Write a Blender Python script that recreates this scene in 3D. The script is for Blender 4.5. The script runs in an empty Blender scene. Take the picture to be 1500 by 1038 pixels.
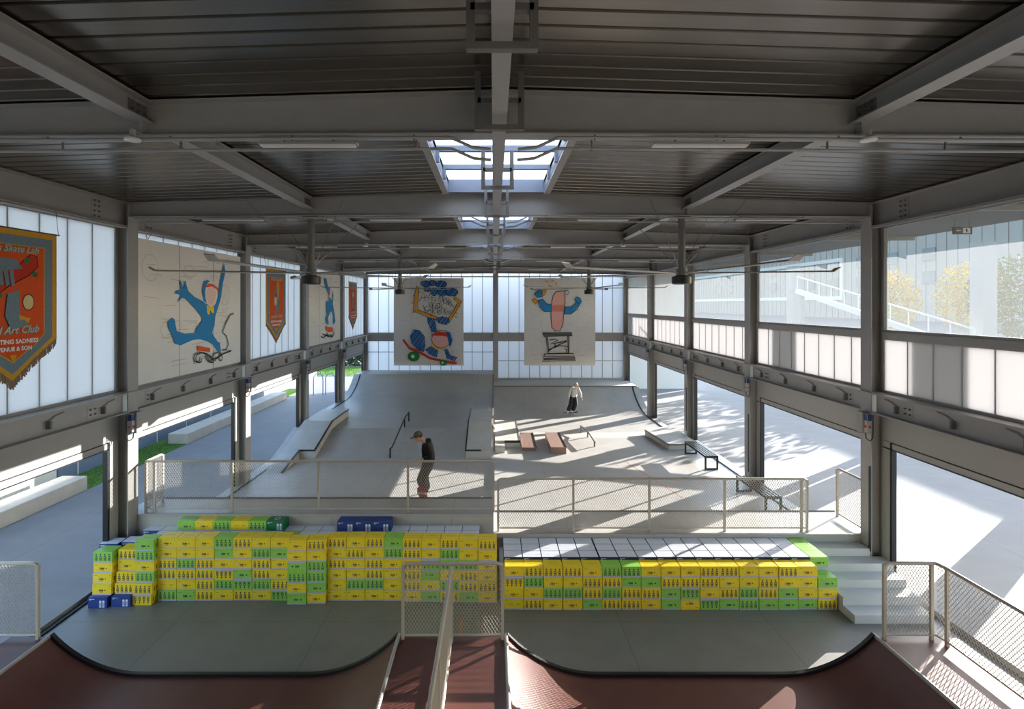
import bpy, bmesh, math, random
from mathutils import Vector, Matrix
from mathutils.geometry import tessellate_polygon

random.seed(7)
SC = bpy.context.scene
COL = SC.collection

# ------------------------------------------------------------------ camera
FPX = 735.0                       # focal length in pixels of a 1500 px wide frame
CX, CY = 723.0, 446.0             # vanishing point of the hall
EYE = 5.88                        # camera height above the lower floor
cam_d = bpy.data.cameras.new('camera')
cam_d.sensor_width = 36.0
cam_d.lens = 36.0 * FPX / 1500.0
cam_d.shift_x = (750.0 - CX) / 1500.0
cam_d.shift_y = -(519.0 - CY) / 1500.0
cam_d.clip_end = 600
cam = bpy.data.objects.new('camera', cam_d)
COL.objects.link(cam)
cam.location = (0, 0, EYE)
cam.rotation_euler = (math.pi / 2, 0, 0)
SC.camera = cam

# ------------------------------------------------------------------ light
SUN_AZ = math.radians(34)         # from +x towards +y
SUN_EL = math.radians(10.7)
SUN_DIR = Vector((math.cos(SUN_EL) * math.cos(SUN_AZ), math.cos(SUN_EL) * math.sin(SUN_AZ), math.sin(SUN_EL)))
world = bpy.data.worlds.new('sky')
SC.world = world
world.use_nodes = True
wn = world.node_tree
bg = wn.nodes['Background']
sky = wn.nodes.new('ShaderNodeTexSky')
sky.sky_type = 'NISHITA'
sky.sun_disc = False
sky.sun_elevation = math.radians(16)
sky.sun_rotation = math.radians(90) - SUN_AZ
sky.air_density = 1.0
sky.dust_density = 0.7
wn.links.new(sky.outputs[0], bg.inputs[0])
bg.inputs[1].default_value = 0.44
sun_d = bpy.data.lights.new('sun', 'SUN')
sun_d.energy = 15.0
sun_d.angle = math.radians(0.12)
sun_d.color = (1.0, 0.955, 0.90)
sun = bpy.data.objects.new('sun', sun_d)
COL.objects.link(sun)
sun.rotation_euler = (-SUN_DIR).to_track_quat('-Z', 'Y').to_euler()
sun.location = (40, 30, 30)
SC.view_settings.view_transform = 'Standard'
SC.view_settings.look = 'None'
SC.view_settings.gamma = 1.0
SC.view_settings.use_curve_mapping = False
SC.view_settings.exposure = 1.02
SC.cycles.max_bounces = 8
SC.cycles.diffuse_bounces = 5
SC.cycles.transparent_max_bounces = 24
SC.cycles.caustics_reflective = False
SC.cycles.caustics_refractive = False
SC.cycles.sample_clamp_indirect = 6.0

# ------------------------------------------------------------------ materials
def srgb(r, g, b):
    f = lambda c: ((c / 255.0) / 12.92 if c / 255.0 <= 0.04045 else (((c / 255.0) + 0.055) / 1.055) ** 2.4)
    return (f(r), f(g), f(b), 1.0)

MATS = {}
def mat(name, rgb, rough=0.6, metal=0.0, noise=None, bump=None, spec=0.5):
    """noise=(scale, amount[, stretch xyz]) : mottles the surface colour; bump=(scale, strength)."""
    if name in MATS:
        return MATS[name]
    m = bpy.data.materials.new(name)
    m.use_nodes = True
    nt = m.node_tree
    p = nt.nodes['Principled BSDF']
    c = srgb(*rgb)
    p.inputs['Base Color'].default_value = c
    p.inputs['Roughness'].default_value = rough
    p.inputs['Metallic'].default_value = metal
    p.inputs['Specular IOR Level'].default_value = spec
    tc = None
    def coords(st):
        nonlocal tc
        tc = tc or nt.nodes.new('ShaderNodeTexCoord')
        mp = nt.nodes.new('ShaderNodeMapping')
        mp.inputs['Scale'].default_value = st
        nt.links.new(tc.outputs['Object'], mp.inputs[0])
        return mp.outputs[0]
    if noise:
        st = noise[2] if len(noise) > 2 else (1, 1, 1)
        tx = nt.nodes.new('ShaderNodeTexNoise')
        tx.inputs['Scale'].default_value = noise[0]
        tx.inputs['Detail'].default_value = 6
        tx.inputs['Roughness'].default_value = 0.65
        nt.links.new(coords(st), tx.inputs['Vector'])
        rp = nt.nodes.new('ShaderNodeValToRGB')
        a = noise[1]
        rp.color_ramp.elements[0].position = 0.28
        rp.color_ramp.elements[1].position = 0.72
        rp.color_ramp.elements[0].color = tuple(x * (1 - a) for x in c[:3]) + (1,)
        rp.color_ramp.elements[1].color = tuple(min(1, x * (1 + a)) for x in c[:3]) + (1,)
        nt.links.new(tx.outputs[0], rp.inputs[0])
        nt.links.new(rp.outputs[0], p.inputs['Base Color'])
        m['ramp'] = rp.name
    if bump:
        bx_ = nt.nodes.new('ShaderNodeTexNoise')
        bx_.inputs['Scale'].default_value = bump[0]
        bx_.inputs['Detail'].default_value = 5
        nt.links.new(coords((1, 1, 1)), bx_.inputs['Vector'])
        b = nt.nodes.new('ShaderNodeBump')
        b.inputs['Strength'].default_value = bump[1]
        b.inputs['Distance'].default_value = 0.02
        nt.links.new(bx_.outputs[0], b.inputs['Height'])
        nt.links.new(b.outputs[0], p.inputs['Normal'])
    MATS[name] = m
    return m

def slab_joints(m, dx, dy, width=0.006, dark=0.55, off=(0, 0)):
    """saw-cut joints of a cast floor: a grid of thin darker lines in the surface."""
    nt = m.node_tree
    p = nt.nodes['Principled BSDF']
    src = p.inputs['Base Color'].links[0].from_socket
    tc = nt.nodes.new('ShaderNodeTexCoord')
    sp = nt.nodes.new('ShaderNodeSeparateXYZ')
    nt.links.new(tc.outputs['Object'], sp.inputs[0])
    def line(sock, d, o):
        a = nt.nodes.new('ShaderNodeMath'); a.operation = 'ADD'; a.inputs[1].default_value = o + 100 * d
        nt.links.new(sock, a.inputs[0])
        q = nt.nodes.new('ShaderNodeMath'); q.operation = 'PINGPONG'; q.inputs[1].default_value = d / 2
        nt.links.new(a.outputs[0], q.inputs[0])
        l = nt.nodes.new('ShaderNodeMath'); l.operation = 'LESS_THAN'; l.inputs[1].default_value = width
        nt.links.new(q.outputs[0], l.inputs[0])
        return l.outputs[0]
    mx = nt.nodes.new('ShaderNodeMath'); mx.operation = 'MAXIMUM'
    nt.links.new(line(sp.outputs[0], dx, off[0]), mx.inputs[0])
    nt.links.new(line(sp.outputs[1], dy, off[1]), mx.inputs[1])
    mix = nt.nodes.new('ShaderNodeMix'); mix.data_type = 'RGBA'; mix.blend_type = 'MULTIPLY'
    nt.links.new(mx.outputs[0], mix.inputs[0])
    nt.links.new(src, mix.inputs[6])
    mix.inputs[7].default_value = (dark, dark, dark, 1)
    nt.links.new(mix.outputs[2], p.inputs['Base Color'])

STEEL = mat('painted_steel', (164, 161, 157), 0.42, 0.0, (3.0, 0.06))
STEEL_DARK = mat('dark_steel', (112, 108, 103), 0.5)
GALV = mat('galvanised_deck', (126, 119, 111), 0.27, 0.9, (2.2, 0.10, (0.25, 9, 1)))
RAILM = mat('railing_paint', (178, 170, 158), 0.4)
BLACK = mat('black_metal', (26, 26, 28), 0.35)
CONC = mat('smooth_concrete', (172, 169, 164), 0.42, 0, (1.3, 0.10), (14, 0.05))
slab_joints(CONC, 2.55, 3.9, 0.005, 0.6, (0.9, 0.5))
CONC_LOW = mat('lower_concrete', (124, 121, 114), 0.38, 0, (1.1, 0.12), (14, 0.05))
slab_joints(CONC_LOW, 2.75, 5.2, 0.006, 0.6, (0.4, 1.1))
CONC_STEP = mat('step_concrete', (196, 194, 190), 0.6, 0, (2.0, 0.06))
CONC_LEDGE = mat('ledge_concrete', (190, 186, 178), 0.5, 0, (1.8, 0.09))
PLAZA = mat('plaza_concrete', (134, 133, 132), 0.7, 0, (0.8, 0.10, (1, 1.6, 1)), (9, 0.08))
slab_joints(PLAZA, 4.6, 60.0, 0.010, 0.7, (1.7, 20))
BENCH_CONC = mat('bench_concrete', (206, 197, 182), 0.7, 0, (2.5, 0.10))
SHUTTER = mat('shutter_panel', (164, 161, 156), 0.5, 0, (1.5, 0.03))
RAMP = mat('brown_ramp_sheet', (94, 56, 48), 0.40, 0, (2.6, 0.16), (30, 0.03))
WOODP = mat('brown_ply', (138, 110, 98), 0.55, 0, (4.0, 0.14, (4, 0.6, 1)))
WHITE = mat('white_plaster', (236, 234, 230), 0.7, 0, (1.0, 0.03))
GRASS = mat('grass', (84, 122, 38), 0.9, 0, (22, 0.45), (60, 0.6))
YEL = mat('carton_yellow', (246, 214, 44), 0.42, 0, (7, 0.04))
GRN = mat('carton_green', (150, 206, 84), 0.42, 0, (7, 0.05))
DGRN = mat('carton_dark_green', (0, 112, 72), 0.42)
BLU = mat('carton_blue', (34, 62, 132), 0.42)
BLUTOP = mat('carton_pale_top', (226, 229, 238), 0.5, 0, (16, 0.06, (1, 5, 1)))
NAVY = mat('carton_navy', (34, 40, 66), 0.45)
STRIPE = mat('carton_grey_stripe', (186, 180, 206), 0.5)
INK = mat('dark_ink', (44, 42, 34), 0.55)
INKSOFT = mat('olive_ink', (140, 122, 48), 0.55)
INKGREEN = mat('green_ink', (92, 134, 64), 0.55)
INKWHITE = mat('white_print', (232, 234, 240), 0.55)
SILVER = mat('silver_print', (176, 178, 210), 0.4)
BOARD = mat('cream_board', (242, 239, 234), 0.7, 0, (2.0, 0.03))
PAPER = mat('grey_banner_board', (230, 226, 220), 0.75, 0, (5.0, 0.05))
PENCIL = mat('pencil_line', (196, 190, 184), 0.8)
PBLUE = mat('paint_blue', (40, 138, 200), 0.7)
CRAYON = mat('crayon_blue', (16, 100, 170), 0.8)
PORANGE = mat('paint_orange', (240, 96, 44), 0.7)
PRED = mat('crayon_red', (222, 56, 34), 0.8)
PYEL = mat('paint_yellow', (250, 215, 40), 0.7)
PGOLD = mat('crayon_gold', (240, 164, 36), 0.8)
PPINK = mat('crayon_pink', (244, 182, 170), 0.8)
PGREEN = mat('crayon_green', (24, 146, 66), 0.8)
PBLACK = mat('crayon_black', (24, 24, 26), 0.8)
PGREY = mat('paint_grey', (120, 114, 108), 0.8)
CLOTH_O = mat('tapestry_orange', (214, 84, 32), 0.9, 0, (30, 0.10))
CLOTH_Y = mat('tapestry_mustard', (206, 156, 50), 0.9, 0, (30, 0.10))
CLOTH_B = mat('tapestry_slate', (112, 134, 150), 0.9, 0, (30, 0.10))
CLOTH_T = mat('tapestry_tan', (214, 196, 150), 0.9)
CLOTH_R = mat('tapestry_red', (190, 50, 28), 0.9)
FRINGE = mat('fringe_yarn', (150, 124, 104), 0.95, 0, (60, 0.25))
FANM = mat('fan_blade_alu', (186, 178, 166), 0.35, 0.3)
LAMPW = mat('lamp_diffuser', (232, 230, 226), 0.3)
PLASTIC = mat('grey_plastic', (158, 156, 152), 0.45)
SCREEN = mat('blue_screen', (58, 72, 124), 0.25)
REDB = mat('red_button', (214, 44, 34), 0.4)
FRAMEBLUE = mat('skylight_frame', (122, 132, 150), 0.45)
SKIN = mat('skin', (206, 152, 122), 0.55)
HOODB = mat('black_hoodie', (14, 14, 15), 0.9, 0, (20, 0.2))
PANTG = mat('charcoal_trousers', (66, 66, 68), 0.9, 0, (20, 0.2))
HOODG = mat('grey_hoodie', (188, 186, 180), 0.9, 0, (20, 0.1))
PANTB = mat('dark_trousers', (34, 34, 40), 0.9)
CAMO = mat('camo_cap', (84, 88, 66), 0.9, 0, (26, 0.6))
HAIR = mat('dark_hair', (44, 32, 26), 0.7)
SHOE = mat('dark_shoe', (46, 44, 46), 0.7)
SHOEW = mat('white_shoe', (224, 222, 216), 0.7)
DECKR = mat('red_skateboard', (196, 40, 48), 0.5)
WHEEL = mat('cream_wheel', (226, 214, 190), 0.5)
BARK = mat('bark', (96, 84, 70), 0.9)
LEAFY = mat('autumn_leaf', (214, 186, 96), 0.8, 0, (0.9, 0.3))
LEAFG = mat('green_leaf', (96, 118, 60), 0.8, 0, (0.9, 0.3))
FARCONC = mat('far_concrete', (176, 176, 174), 0.8, 0, (0.12, 0.08))
FARWHITE = mat('far_white', (232, 232, 230), 0.7)
FARGLASS = mat('far_glass', (120, 134, 150), 0.2)
RUST = mat('orange_stain', (190, 124, 84), 0.6)

def polycarb(name, tint, dens):
    """multiwall polycarbonate: scatters daylight through; vertical flutes and seams are separate geometry."""
    m = bpy.data.materials.new(name); m.use_nodes = True
    nt = m.node_tree; nt.nodes.clear()
    o = nt.nodes.new('ShaderNodeOutputMaterial')
    tr = nt.nodes.new('ShaderNodeBsdfTranslucent'); tr.inputs[0].default_value = srgb(*tint)
    df = nt.nodes.new('ShaderNodeBsdfDiffuse'); df.inputs[0].default_value = srgb(*tint)
    gl = nt.nodes.new('ShaderNodeBsdfGlossy'); gl.inputs['Roughness'].default_value = 0.35
    a = nt.nodes.new('ShaderNodeMixShader'); a.inputs[0].default_value = dens
    b = nt.nodes.new('ShaderNodeMixShader'); b.inputs[0].default_value = 0.04
    nt.links.new(tr.outputs[0], a.inputs[1]); nt.links.new(df.outputs[0], a.inputs[2])
    nt.links.new(a.outputs[0], b.inputs[1]); nt.links.new(gl.outputs[0], b.inputs[2])
    nt.links.new(b.outputs[0], o.inputs[0])
    return m
POLY = polycarb('polycarbonate_sheet', (222, 220, 221), 0.16)
POLY_DIMMED = polycarb('dimmed_polycarbonate_sheet', (182, 181, 182), 0.30)  # same sheet as POLY, tint darkened to offset direct sun on that wall
POLY_BACK = polycarb('back_polycarbonate_sheet', (252, 252, 253), 0.04)
SKYL = polycarb('skylight_sheet', (248, 250, 252), 0.05)
SEAM = mat('polycarbonate_seam', (176, 178, 182), 0.5)

def glass_mat():
    m = bpy.data.materials.new('dusty_glass'); m.use_nodes = True
    nt = m.node_tree; nt.nodes.clear()
    o = nt.nodes.new('ShaderNodeOutputMaterial')
    t = nt.nodes.new('ShaderNodeBsdfTransparent'); t.inputs[0].default_value = (0.46, 0.48, 0.49, 1)
    g = nt.nodes.new('ShaderNodeBsdfGlossy'); g.inputs['Roughness'].default_value = 0.02
    d = nt.nodes.new('ShaderNodeBsdfTranslucent'); d.inputs[0].default_value = (0.85, 0.87, 0.88, 1)
    fr = nt.nodes.new('ShaderNodeFresnel'); fr.inputs[0].default_value = 1.09
    a = nt.nodes.new('ShaderNodeMixShader'); a.inputs[0].default_value = 0.06
    b = nt.nodes.new('ShaderNodeMixShader')
    nt.links.new(t.outputs[0], a.inputs[1]); nt.links.new(d.outputs[0], a.inputs[2])
    nt.links.new(fr.outputs[0], b.inputs[0])
    nt.links.new(a.outputs[0], b.inputs[1]); nt.links.new(g.outputs[0], b.inputs[2])
    nt.links.new(b.outputs[0], o.inputs[0])
    return m
GLASS = glass_mat()

# ------------------------------------------------------------------ mesh builder
class MB:
    def __init__(self):
        self.v = []; self.f = []; self.m = []; self.mats = []
    def mi(self, m):
        if m not in self.mats:
            self.mats.append(m)
        return self.mats.index(m)
    def add(self, vs, fs, m):
        k = len(self.v); i = self.mi(m)
        self.v += [tuple(p) for p in vs]
        self.f += [tuple(k + q for q in f) for f in fs]
        self.m += [i] * len(fs)
        return self
    def box(self, x0, x1, y0, y1, z0, z1, m):
        vs = [(x0, y0, z0), (x1, y0, z0), (x1, y1, z0), (x0, y1, z0), (x0, y0, z1), (x1, y0, z1), (x1, y1, z1), (x0, y1, z1)]
        return self.add(vs, [(3, 2, 1, 0), (4, 5, 6, 7), (0, 1, 5, 4), (1, 2, 6, 5), (2, 3, 7, 6), (3, 0, 4, 7)], m)
    def bar(self, a, b, w, h, m, up=(0, 0, 1)):
        """rectangular bar from a to b; w across, h along up."""
        a, b = Vector(a), Vector(b)
        d = (b - a).normalized()
        u = Vector(up)
        s = d.cross(u)
        if s.length < 1e-4:
            s = d.cross(Vector((1, 0, 0)))
        s.normalize(); u = s.cross(d).normalized()
        vs = []
        for p in (a, b):
            for i, j in ((-1, -1), (1, -1), (1, 1), (-1, 1)):
                vs.append(p + s * (w / 2 * i) + u * (h / 2 * j))
        return self.add(vs, [(3, 2, 1, 0), (4, 5, 6, 7), (0, 1, 5, 4), (1, 2, 6, 5), (2, 3, 7, 6), (3, 0, 4, 7)], m)
    def tube(self, pts, r, m, n=8, rs=None):
        pts = [Vector(p) for p in pts]
        vs = []; fs = []
        prev = None
        for i, p in enumerate(pts):
            d = (pts[min(i + 1, len(pts) - 1)] - pts[max(i - 1, 0)]).normalized()
            s = prev - d * prev.dot(d) if prev else d.cross(Vector((0, 0, 1)) if abs(d.z) < 0.9 else Vector((1, 0, 0)))
            s.normalize(); prev = s
            t = d.cross(s)
            rr = rs[i] if rs else r
            for k in range(n):
                a = 2 * math.pi * k / n
                vs.append(p + (s * math.cos(a) + t * math.sin(a)) * rr)
        for i in range(len(pts) - 1):
            for k in range(n):
                q = (k + 1) % n
                fs.append((i * n + k, i * n + q, (i + 1) * n + q, (i + 1) * n + k))
        fs.append(tuple(range(n - 1, -1, -1)))
        fs.append(tuple((len(pts) - 1) * n + k for k in range(n)))
        return self.add(vs, fs, m)
    def prism(self, poly, axis, a, b, m):
        """closed polygon in the two other axes, extruded along axis ('x','y','z') from a to b."""
        def P(q, t):
            return {'x': (t, q[0], q[1]), 'y': (q[0], t, q[1]), 'z': (q[0], q[1], t)}[axis]
        n = len(poly)
        vs = [P(q, a) for q in poly] + [P(q, b) for q in poly]
        fs = [(i, (i + 1) % n, n + (i + 1) % n, n + i) for i in range(n)]
        tr = tessellate_polygon([[Vector((q[0], q[1], 0)) for q in poly]])
        for t in tr:
            fs.append(tuple(t)); fs.append(tuple(n + k for k in reversed(t)))
        return self.add(vs, fs, m)
    def ell(self, c, r, m, nu=14, nv=8, basis=None):
        vs = []; fs = []
        B = basis or Matrix.Identity(3)
        for j in range(nv + 1):
            ph = math.pi * j / nv
            for i in range(nu):
                th = 2 * math.pi * i / nu
                p = Vector((r[0] * math.sin(ph) * math.cos(th), r[1] * math.sin(ph) * math.sin(th), r[2] * math.cos(ph)))
                vs.append(Vector(c) + B @ p)
        for j in range(nv):
            for i in range(nu):
                k = (i + 1) % nu
                fs.append((j * nu + i, (j + 1) * nu + i, (j + 1) * nu + k, j * nu + k))
        return self.add(vs, fs, m)
    def build(self, name, parent=None, smooth=False, weld=True):
        me = bpy.data.meshes.new(name)
        me.from_pydata(self.v, [], self.f)
        for m in self.mats:
            me.materials.append(m)
        me.polygons.foreach_set('material_index', self.m)
        bm = bmesh.new(); bm.from_mesh(me)
        if weld:
            bmesh.ops.remove_doubles(bm, verts=bm.verts, dist=1e-6)
        bmesh.ops.recalc_face_normals(bm, faces=bm.faces)
        bm.to_mesh(me); bm.free()
        if smooth:
            me.polygons.foreach_set('use_smooth', [True] * len(me.polygons))
            me.set_sharp_from_angle(angle=math.radians(40))
        o = bpy.data.objects.new(name, me)
        COL.objects.link(o)
        if parent is not None:
            o.parent = parent
            o.matrix_parent_inverse = Matrix.Translation(-Vector(parent.location)) if parent.rotation_euler.to_quaternion().angle < 1e-9 else parent.matrix_basis.inverted()
        return o

def tag(o, label, cat, group=None):
    o['label'] = label; o['category'] = cat
    if group:
        o['group'] = group
    return o

def thing(name, loc, label, cat, group=None):
    o = bpy.data.objects.new(name, None)
    COL.objects.link(o)
    o.location = loc
    o.empty_display_size = 0.2
    return tag(o, label, cat, group)

def struct(o):
    o['kind'] = 'structure'
    return o

def copy_tree(root, loc, rz=None):
    r = root.copy(); COL.objects.link(r); r.location = loc
    if rz is not None:
        r.rotation_euler = (0, 0, rz)
    for ch in list(root.children):
        c = ch.copy(); COL.objects.link(c); c.parent = r; c.matrix_parent_inverse = ch.matrix_parent_inverse.copy()
        for g in ch.children:
            d = g.copy(); COL.objects.link(d); d.parent = c; d.matrix_parent_inverse = g.matrix_parent_inverse.copy()
    return r

def arc(cx, cz, r, a0, a1, n):
    return [(cx + r * math.cos(math.radians(a0 + (a1 - a0) * i / n)), cz + r * math.sin(math.radians(a0 + (a1 - a0) * i / n))) for i in range(n + 1)]

# ------------------------------------------------------------------ the hall: dimensions
XL, XR = -7.65, 7.90              # inner faces of the columns
PLX, PRX = -7.92, 8.17            # planes of the side walls
COLS = [0.5 + 5 * i for i in range(-1, 7)]      # near faces of the columns along the hall
MID = 0.12                        # ridge
YB = 30.6                         # back wall
def deck_z(x):
    return 8.28 - 0.030 * abs(x - MID)

# --- floors
lower = MB()
lower.box(-8.05, 8.30, -4.6, 10.78, -0.25, 0.0, CONC_LOW)
lower.box(-0.62, -0.57, 8.35, 9.35, -0.01, 0.0015, RUST)
struct(lower.build('floor'))

def transition(y0, z0, y1, z1, n=10, flip=False):
    """quarter-pipe curve from the flat (y0,z0) up to (y1,z1), tangent to the flat."""
    l, h = abs(y1 - y0), z1 - z0
    r = (l * l + h * h) / (2 * h)
    th = math.asin(min(1, l / r))
    s = 1 if y1 > y0 else -1
    return [(y0 + s * r * math.sin(th * i / n), z0 + r - r * math.cos(th * i / n)) for i in range(n + 1)]

LF = [(10.76, -0.25), (10.76, 1.38), (11.65, 1.38)] + list(reversed(transition(13.5, 0.35, 11.66, 1.34))) \
    + [(18.0, 0.35), (20.0, 0.95), (26.0, 0.95)] + transition(26.0, 0.95, 28.7, 1.9)[1:] + [(30.5, 1.9), (30.5, -0.25)]
RF = [(10.80, -0.25), (10.80, 0.94), (11.98, 0.94)] + list(reversed(transition(13.1, 0.42, 11.99, 0.91))) \
    + [(20.6, 0.42), (22.4, 0.17), (25.6, 0.17)] + transition(25.6, 0.17, 28.4, 1.23)[1:] + [(30.5, 1.23), (30.5, -0.25)]
fl = MB(); fl.prism(LF, 'x', -7.98, 0.0, CONC)
struct(fl.build('floor_left'))
fr = MB(); fr.prism(RF, 'x', 0.0, 8.22, CONC)
fr.bar((5.35, 14.2, 0.4215), (4.6, 17.4, 0.4215), 0.03, 0.002, RUST)
struct(fr.build('floor_right'))
tr = MB()
tr.tube([(-7.95, 11.67, 1.375), (-0.02, 11.67, 1.375)], 0.032, BLACK)
struct(tr.build('trim_1', smooth=True))
tr = MB()
tr.tube([(0.03, 12.0, 0.935), (8.15, 12.0, 0.935)], 0.03, STEEL_DARK)
struct(tr.build('trim_2', smooth=True))
tr = MB()     # black kerb along the two quarter pipes and the outer edges of the skate floor
def kerb(mb, prof, x, w=0.05, h=0.05, m=BLACK):
    for a, b in zip(prof[:-1], prof[1:]):
        mb.bar((x, a[0], a[1]), (x, b[0], b[1]), w, h, m, up=(0, 0, 1))
kerb(tr, LF[3:-2], -7.62)
struct(tr.build('trim_3'))
tr = MB(); kerb(tr, RF[3:-2], 7.86, 0.05, 0.05, BLACK)
struct(tr.build('trim_4'))
tr = MB(); tr.bar((0.03, 28.42, 1.26), (8.1, 28.42, 1.26), 0.08, 0.06, STEEL_DARK)
tr.box(0.02, 8.1, 28.45, 30.45, 1.23, 1.29, CONC_STEP)
struct(tr.build('trim_5'))
tr = MB()     # edge between the two halves of the skate floor
kerb(tr, [p for p in LF[3:-2] if p[0] > 19.5], -0.03, 0.05, 0.04, STEEL_DARK)
struct(tr.build('trim_6'))
tr = MB(); tr.box(-8.08, -8.0, -4, 10.45, -0.02, 0.035, BLACK)
struct(tr.build('trim_7'))
tr = MB(); tr.box(-7.6, 0.0, 10.74, 10.80, 1.33, 1.40, STEEL); tr.box(0.0, 7.9, 10.77, 10.83, 0.88, 0.955, STEEL)
struct(tr.build('trim_8'))

# --- ground outside
g = MB(); g.box(-60, -8.10, -25, 120, -0.4, 0.10, PLAZA); struct(g.build('ground_left'))
g = MB(); g.box(8.34, 320, -25, 420, -0.4, 0.10, PLAZA); struct(g.build('ground_right'))
g = MB(); g.box(-8.10, 8.34, 30.75, 120, -0.4, 0.08, PLAZA); struct(g.build('ground_back'))

# --- columns (H sections, flanges facing across the hall)
def h_column(y, side):
    b = MB()
    s = 1 if side == 'l' else -1
    xi = XL if side == 'l' else XR
    xo = xi - s * 0.32
    t = 0.02
    z0, z1 = 0.0, 7.98
    b.box(min(xi, xi - s * t), max(xi, xi - s * t), y, y + 0.30, z0, z1, STEEL)
    b.box(min(xo, xo + s * t), max(xo, xo + s * t), y, y + 0.30, z0, z1, STEEL)
    b.box(min(xi - s * t, xo + s * t), max(xi - s * t, xo + s * t), y + 0.142, y + 0.158, z0, z1, STEEL)
    return struct(b.build('steel_column'))
for y in COLS:
    for sd in 'lr':
        h_column(y, sd)
b = MB(); b.box(MID - 0.16, MID - 0.14, 30.32, 30.58, 1.2, 8.0, STEEL); b.box(MID + 0.14, MID + 0.16, 30.32, 30.58, 1.2, 8.0, STEEL)
b.box(MID - 0.14, MID + 0.14, 30.30, 30.33, 1.2, 8.0, STEEL)
struct(b.build('steel_column'))

def i_beam_x(b, x0, x1, y, zb, ztop, w, m, t=0.016):
    """I-beam across the hall, its top following the roof."""
    n = 2
    xs = [x0, MID, x1]
    for a, c in zip(xs[:-1], xs[1:]):
        za, zc = ztop(a), ztop(c)
        zb_a, zb_c = zb(a), zb(c)
        for (yy0, yy1, lo, hi) in ((y - w / 2, y + w / 2, 0, t), (y - 0.006, y + 0.006, 0, None), (y - w / 2, y + w / 2, None, 0)):
            if hi is None:
                A0, A1, C0, C1 = zb_a, za, zb_c, zc
            elif lo is None:
                A0, A1, C0, C1 = za - t, za, zc - t, zc
            else:
                A0, A1, C0, C1 = zb_a, zb_a + t, zb_c, zb_c + t
            vs = [(a, yy0, A0), (c, yy0, C0), (c, yy1, C0), (a, yy1, A0), (a, yy0, A1), (c, yy0, C1), (c, yy1, C1), (a, yy1, A1)]
            b.add(vs, [(3, 2, 1, 0), (4, 5, 6, 7), (0, 1, 5, 4), (1, 2, 6, 5), (2, 3, 7, 6), (3, 0, 4, 7)], m)

def i_beam_y(b, x, y0, y1, z0, z1, w, m, t=0.016):
    b.box(x - w / 2, x + w / 2, y0, y1, z0, z0 + t, m)
    b.box(x - w / 2, x + w / 2, y0, y1, z1 - t, z1, m)
    b.box(x - 0.006, x + 0.006, y0, y1, z0 + t, z1 - t, m)

def bolts(b, c, nrm, du, dv, nu, nv, m):
    """bolt heads in a grid centred on c."""
    c, du, dv, nrm = Vector(c), Vector(du), Vector(dv), Vector(nrm)
    for i in range(nu):
        for j in range(nv):
            p = c + du * (i - (nu - 1) / 2) + dv * (j - (nv - 1) / 2)
            b.tube([p, p + nrm * 0.03], 0.018, m, 6)

XLI, XRI = -3.90, 4.08            # longitudinal secondary beams
for y in COLS[1:-1] + [30.3]:
    b = MB()
    yy = y + 0.15 if y < 30 else 30.42
    i_beam_x(b, XL - 0.02, XR + 0.02, yy, lambda x: 7.77 - 0.006 * abs(x - MID), lambda x: deck_z(x) - 0.02, 0.22, STEEL)
    for xx in (XLI, XRI):
        b.box(xx - 0.006, xx + 0.006, yy - 0.1, yy + 0.1, 7.78, 8.1, STEEL)
    bm_ = struct(b.build('roof_beam'))
for k in range(len(COLS) - 1):
    y0, y1 = COLS[k] + 0.16, COLS[k + 1] + 0.14
    for xx in (XLI, XRI):
        b = MB(); i_beam_y(b, xx, y0, y1, 7.90, deck_z(xx) - 0.02, 0.20, STEEL)
        o = struct(b.build('secondary_beam'))
        q = MB()
        sg = 1 if xx < 0 else -1
        for yb in (y0 + 0.16, y1 - 0.16):
            q.box(xx + sg * 0.006 - 0.008, xx + sg * 0.006 + 0.008, yb - 0.14, yb + 0.14, 7.95, 8.09, STEEL_DARK)
            bolts(q, (xx + sg * 0.012, yb, 8.02), (sg, 0, 0), (0, 0.09, 0), (0, 0, 0.07), 3, 2, STEEL_DARK)
        q.build('bolt_plate', o)
# ridge beam, lower than the cross beams
b = MB()
i_beam_y(b, 0.06, -4.5, 30.3, 7.755, 8.22, 0.15, STEEL, 0.018)
struct(b.build('ridge_beam'))

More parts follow.
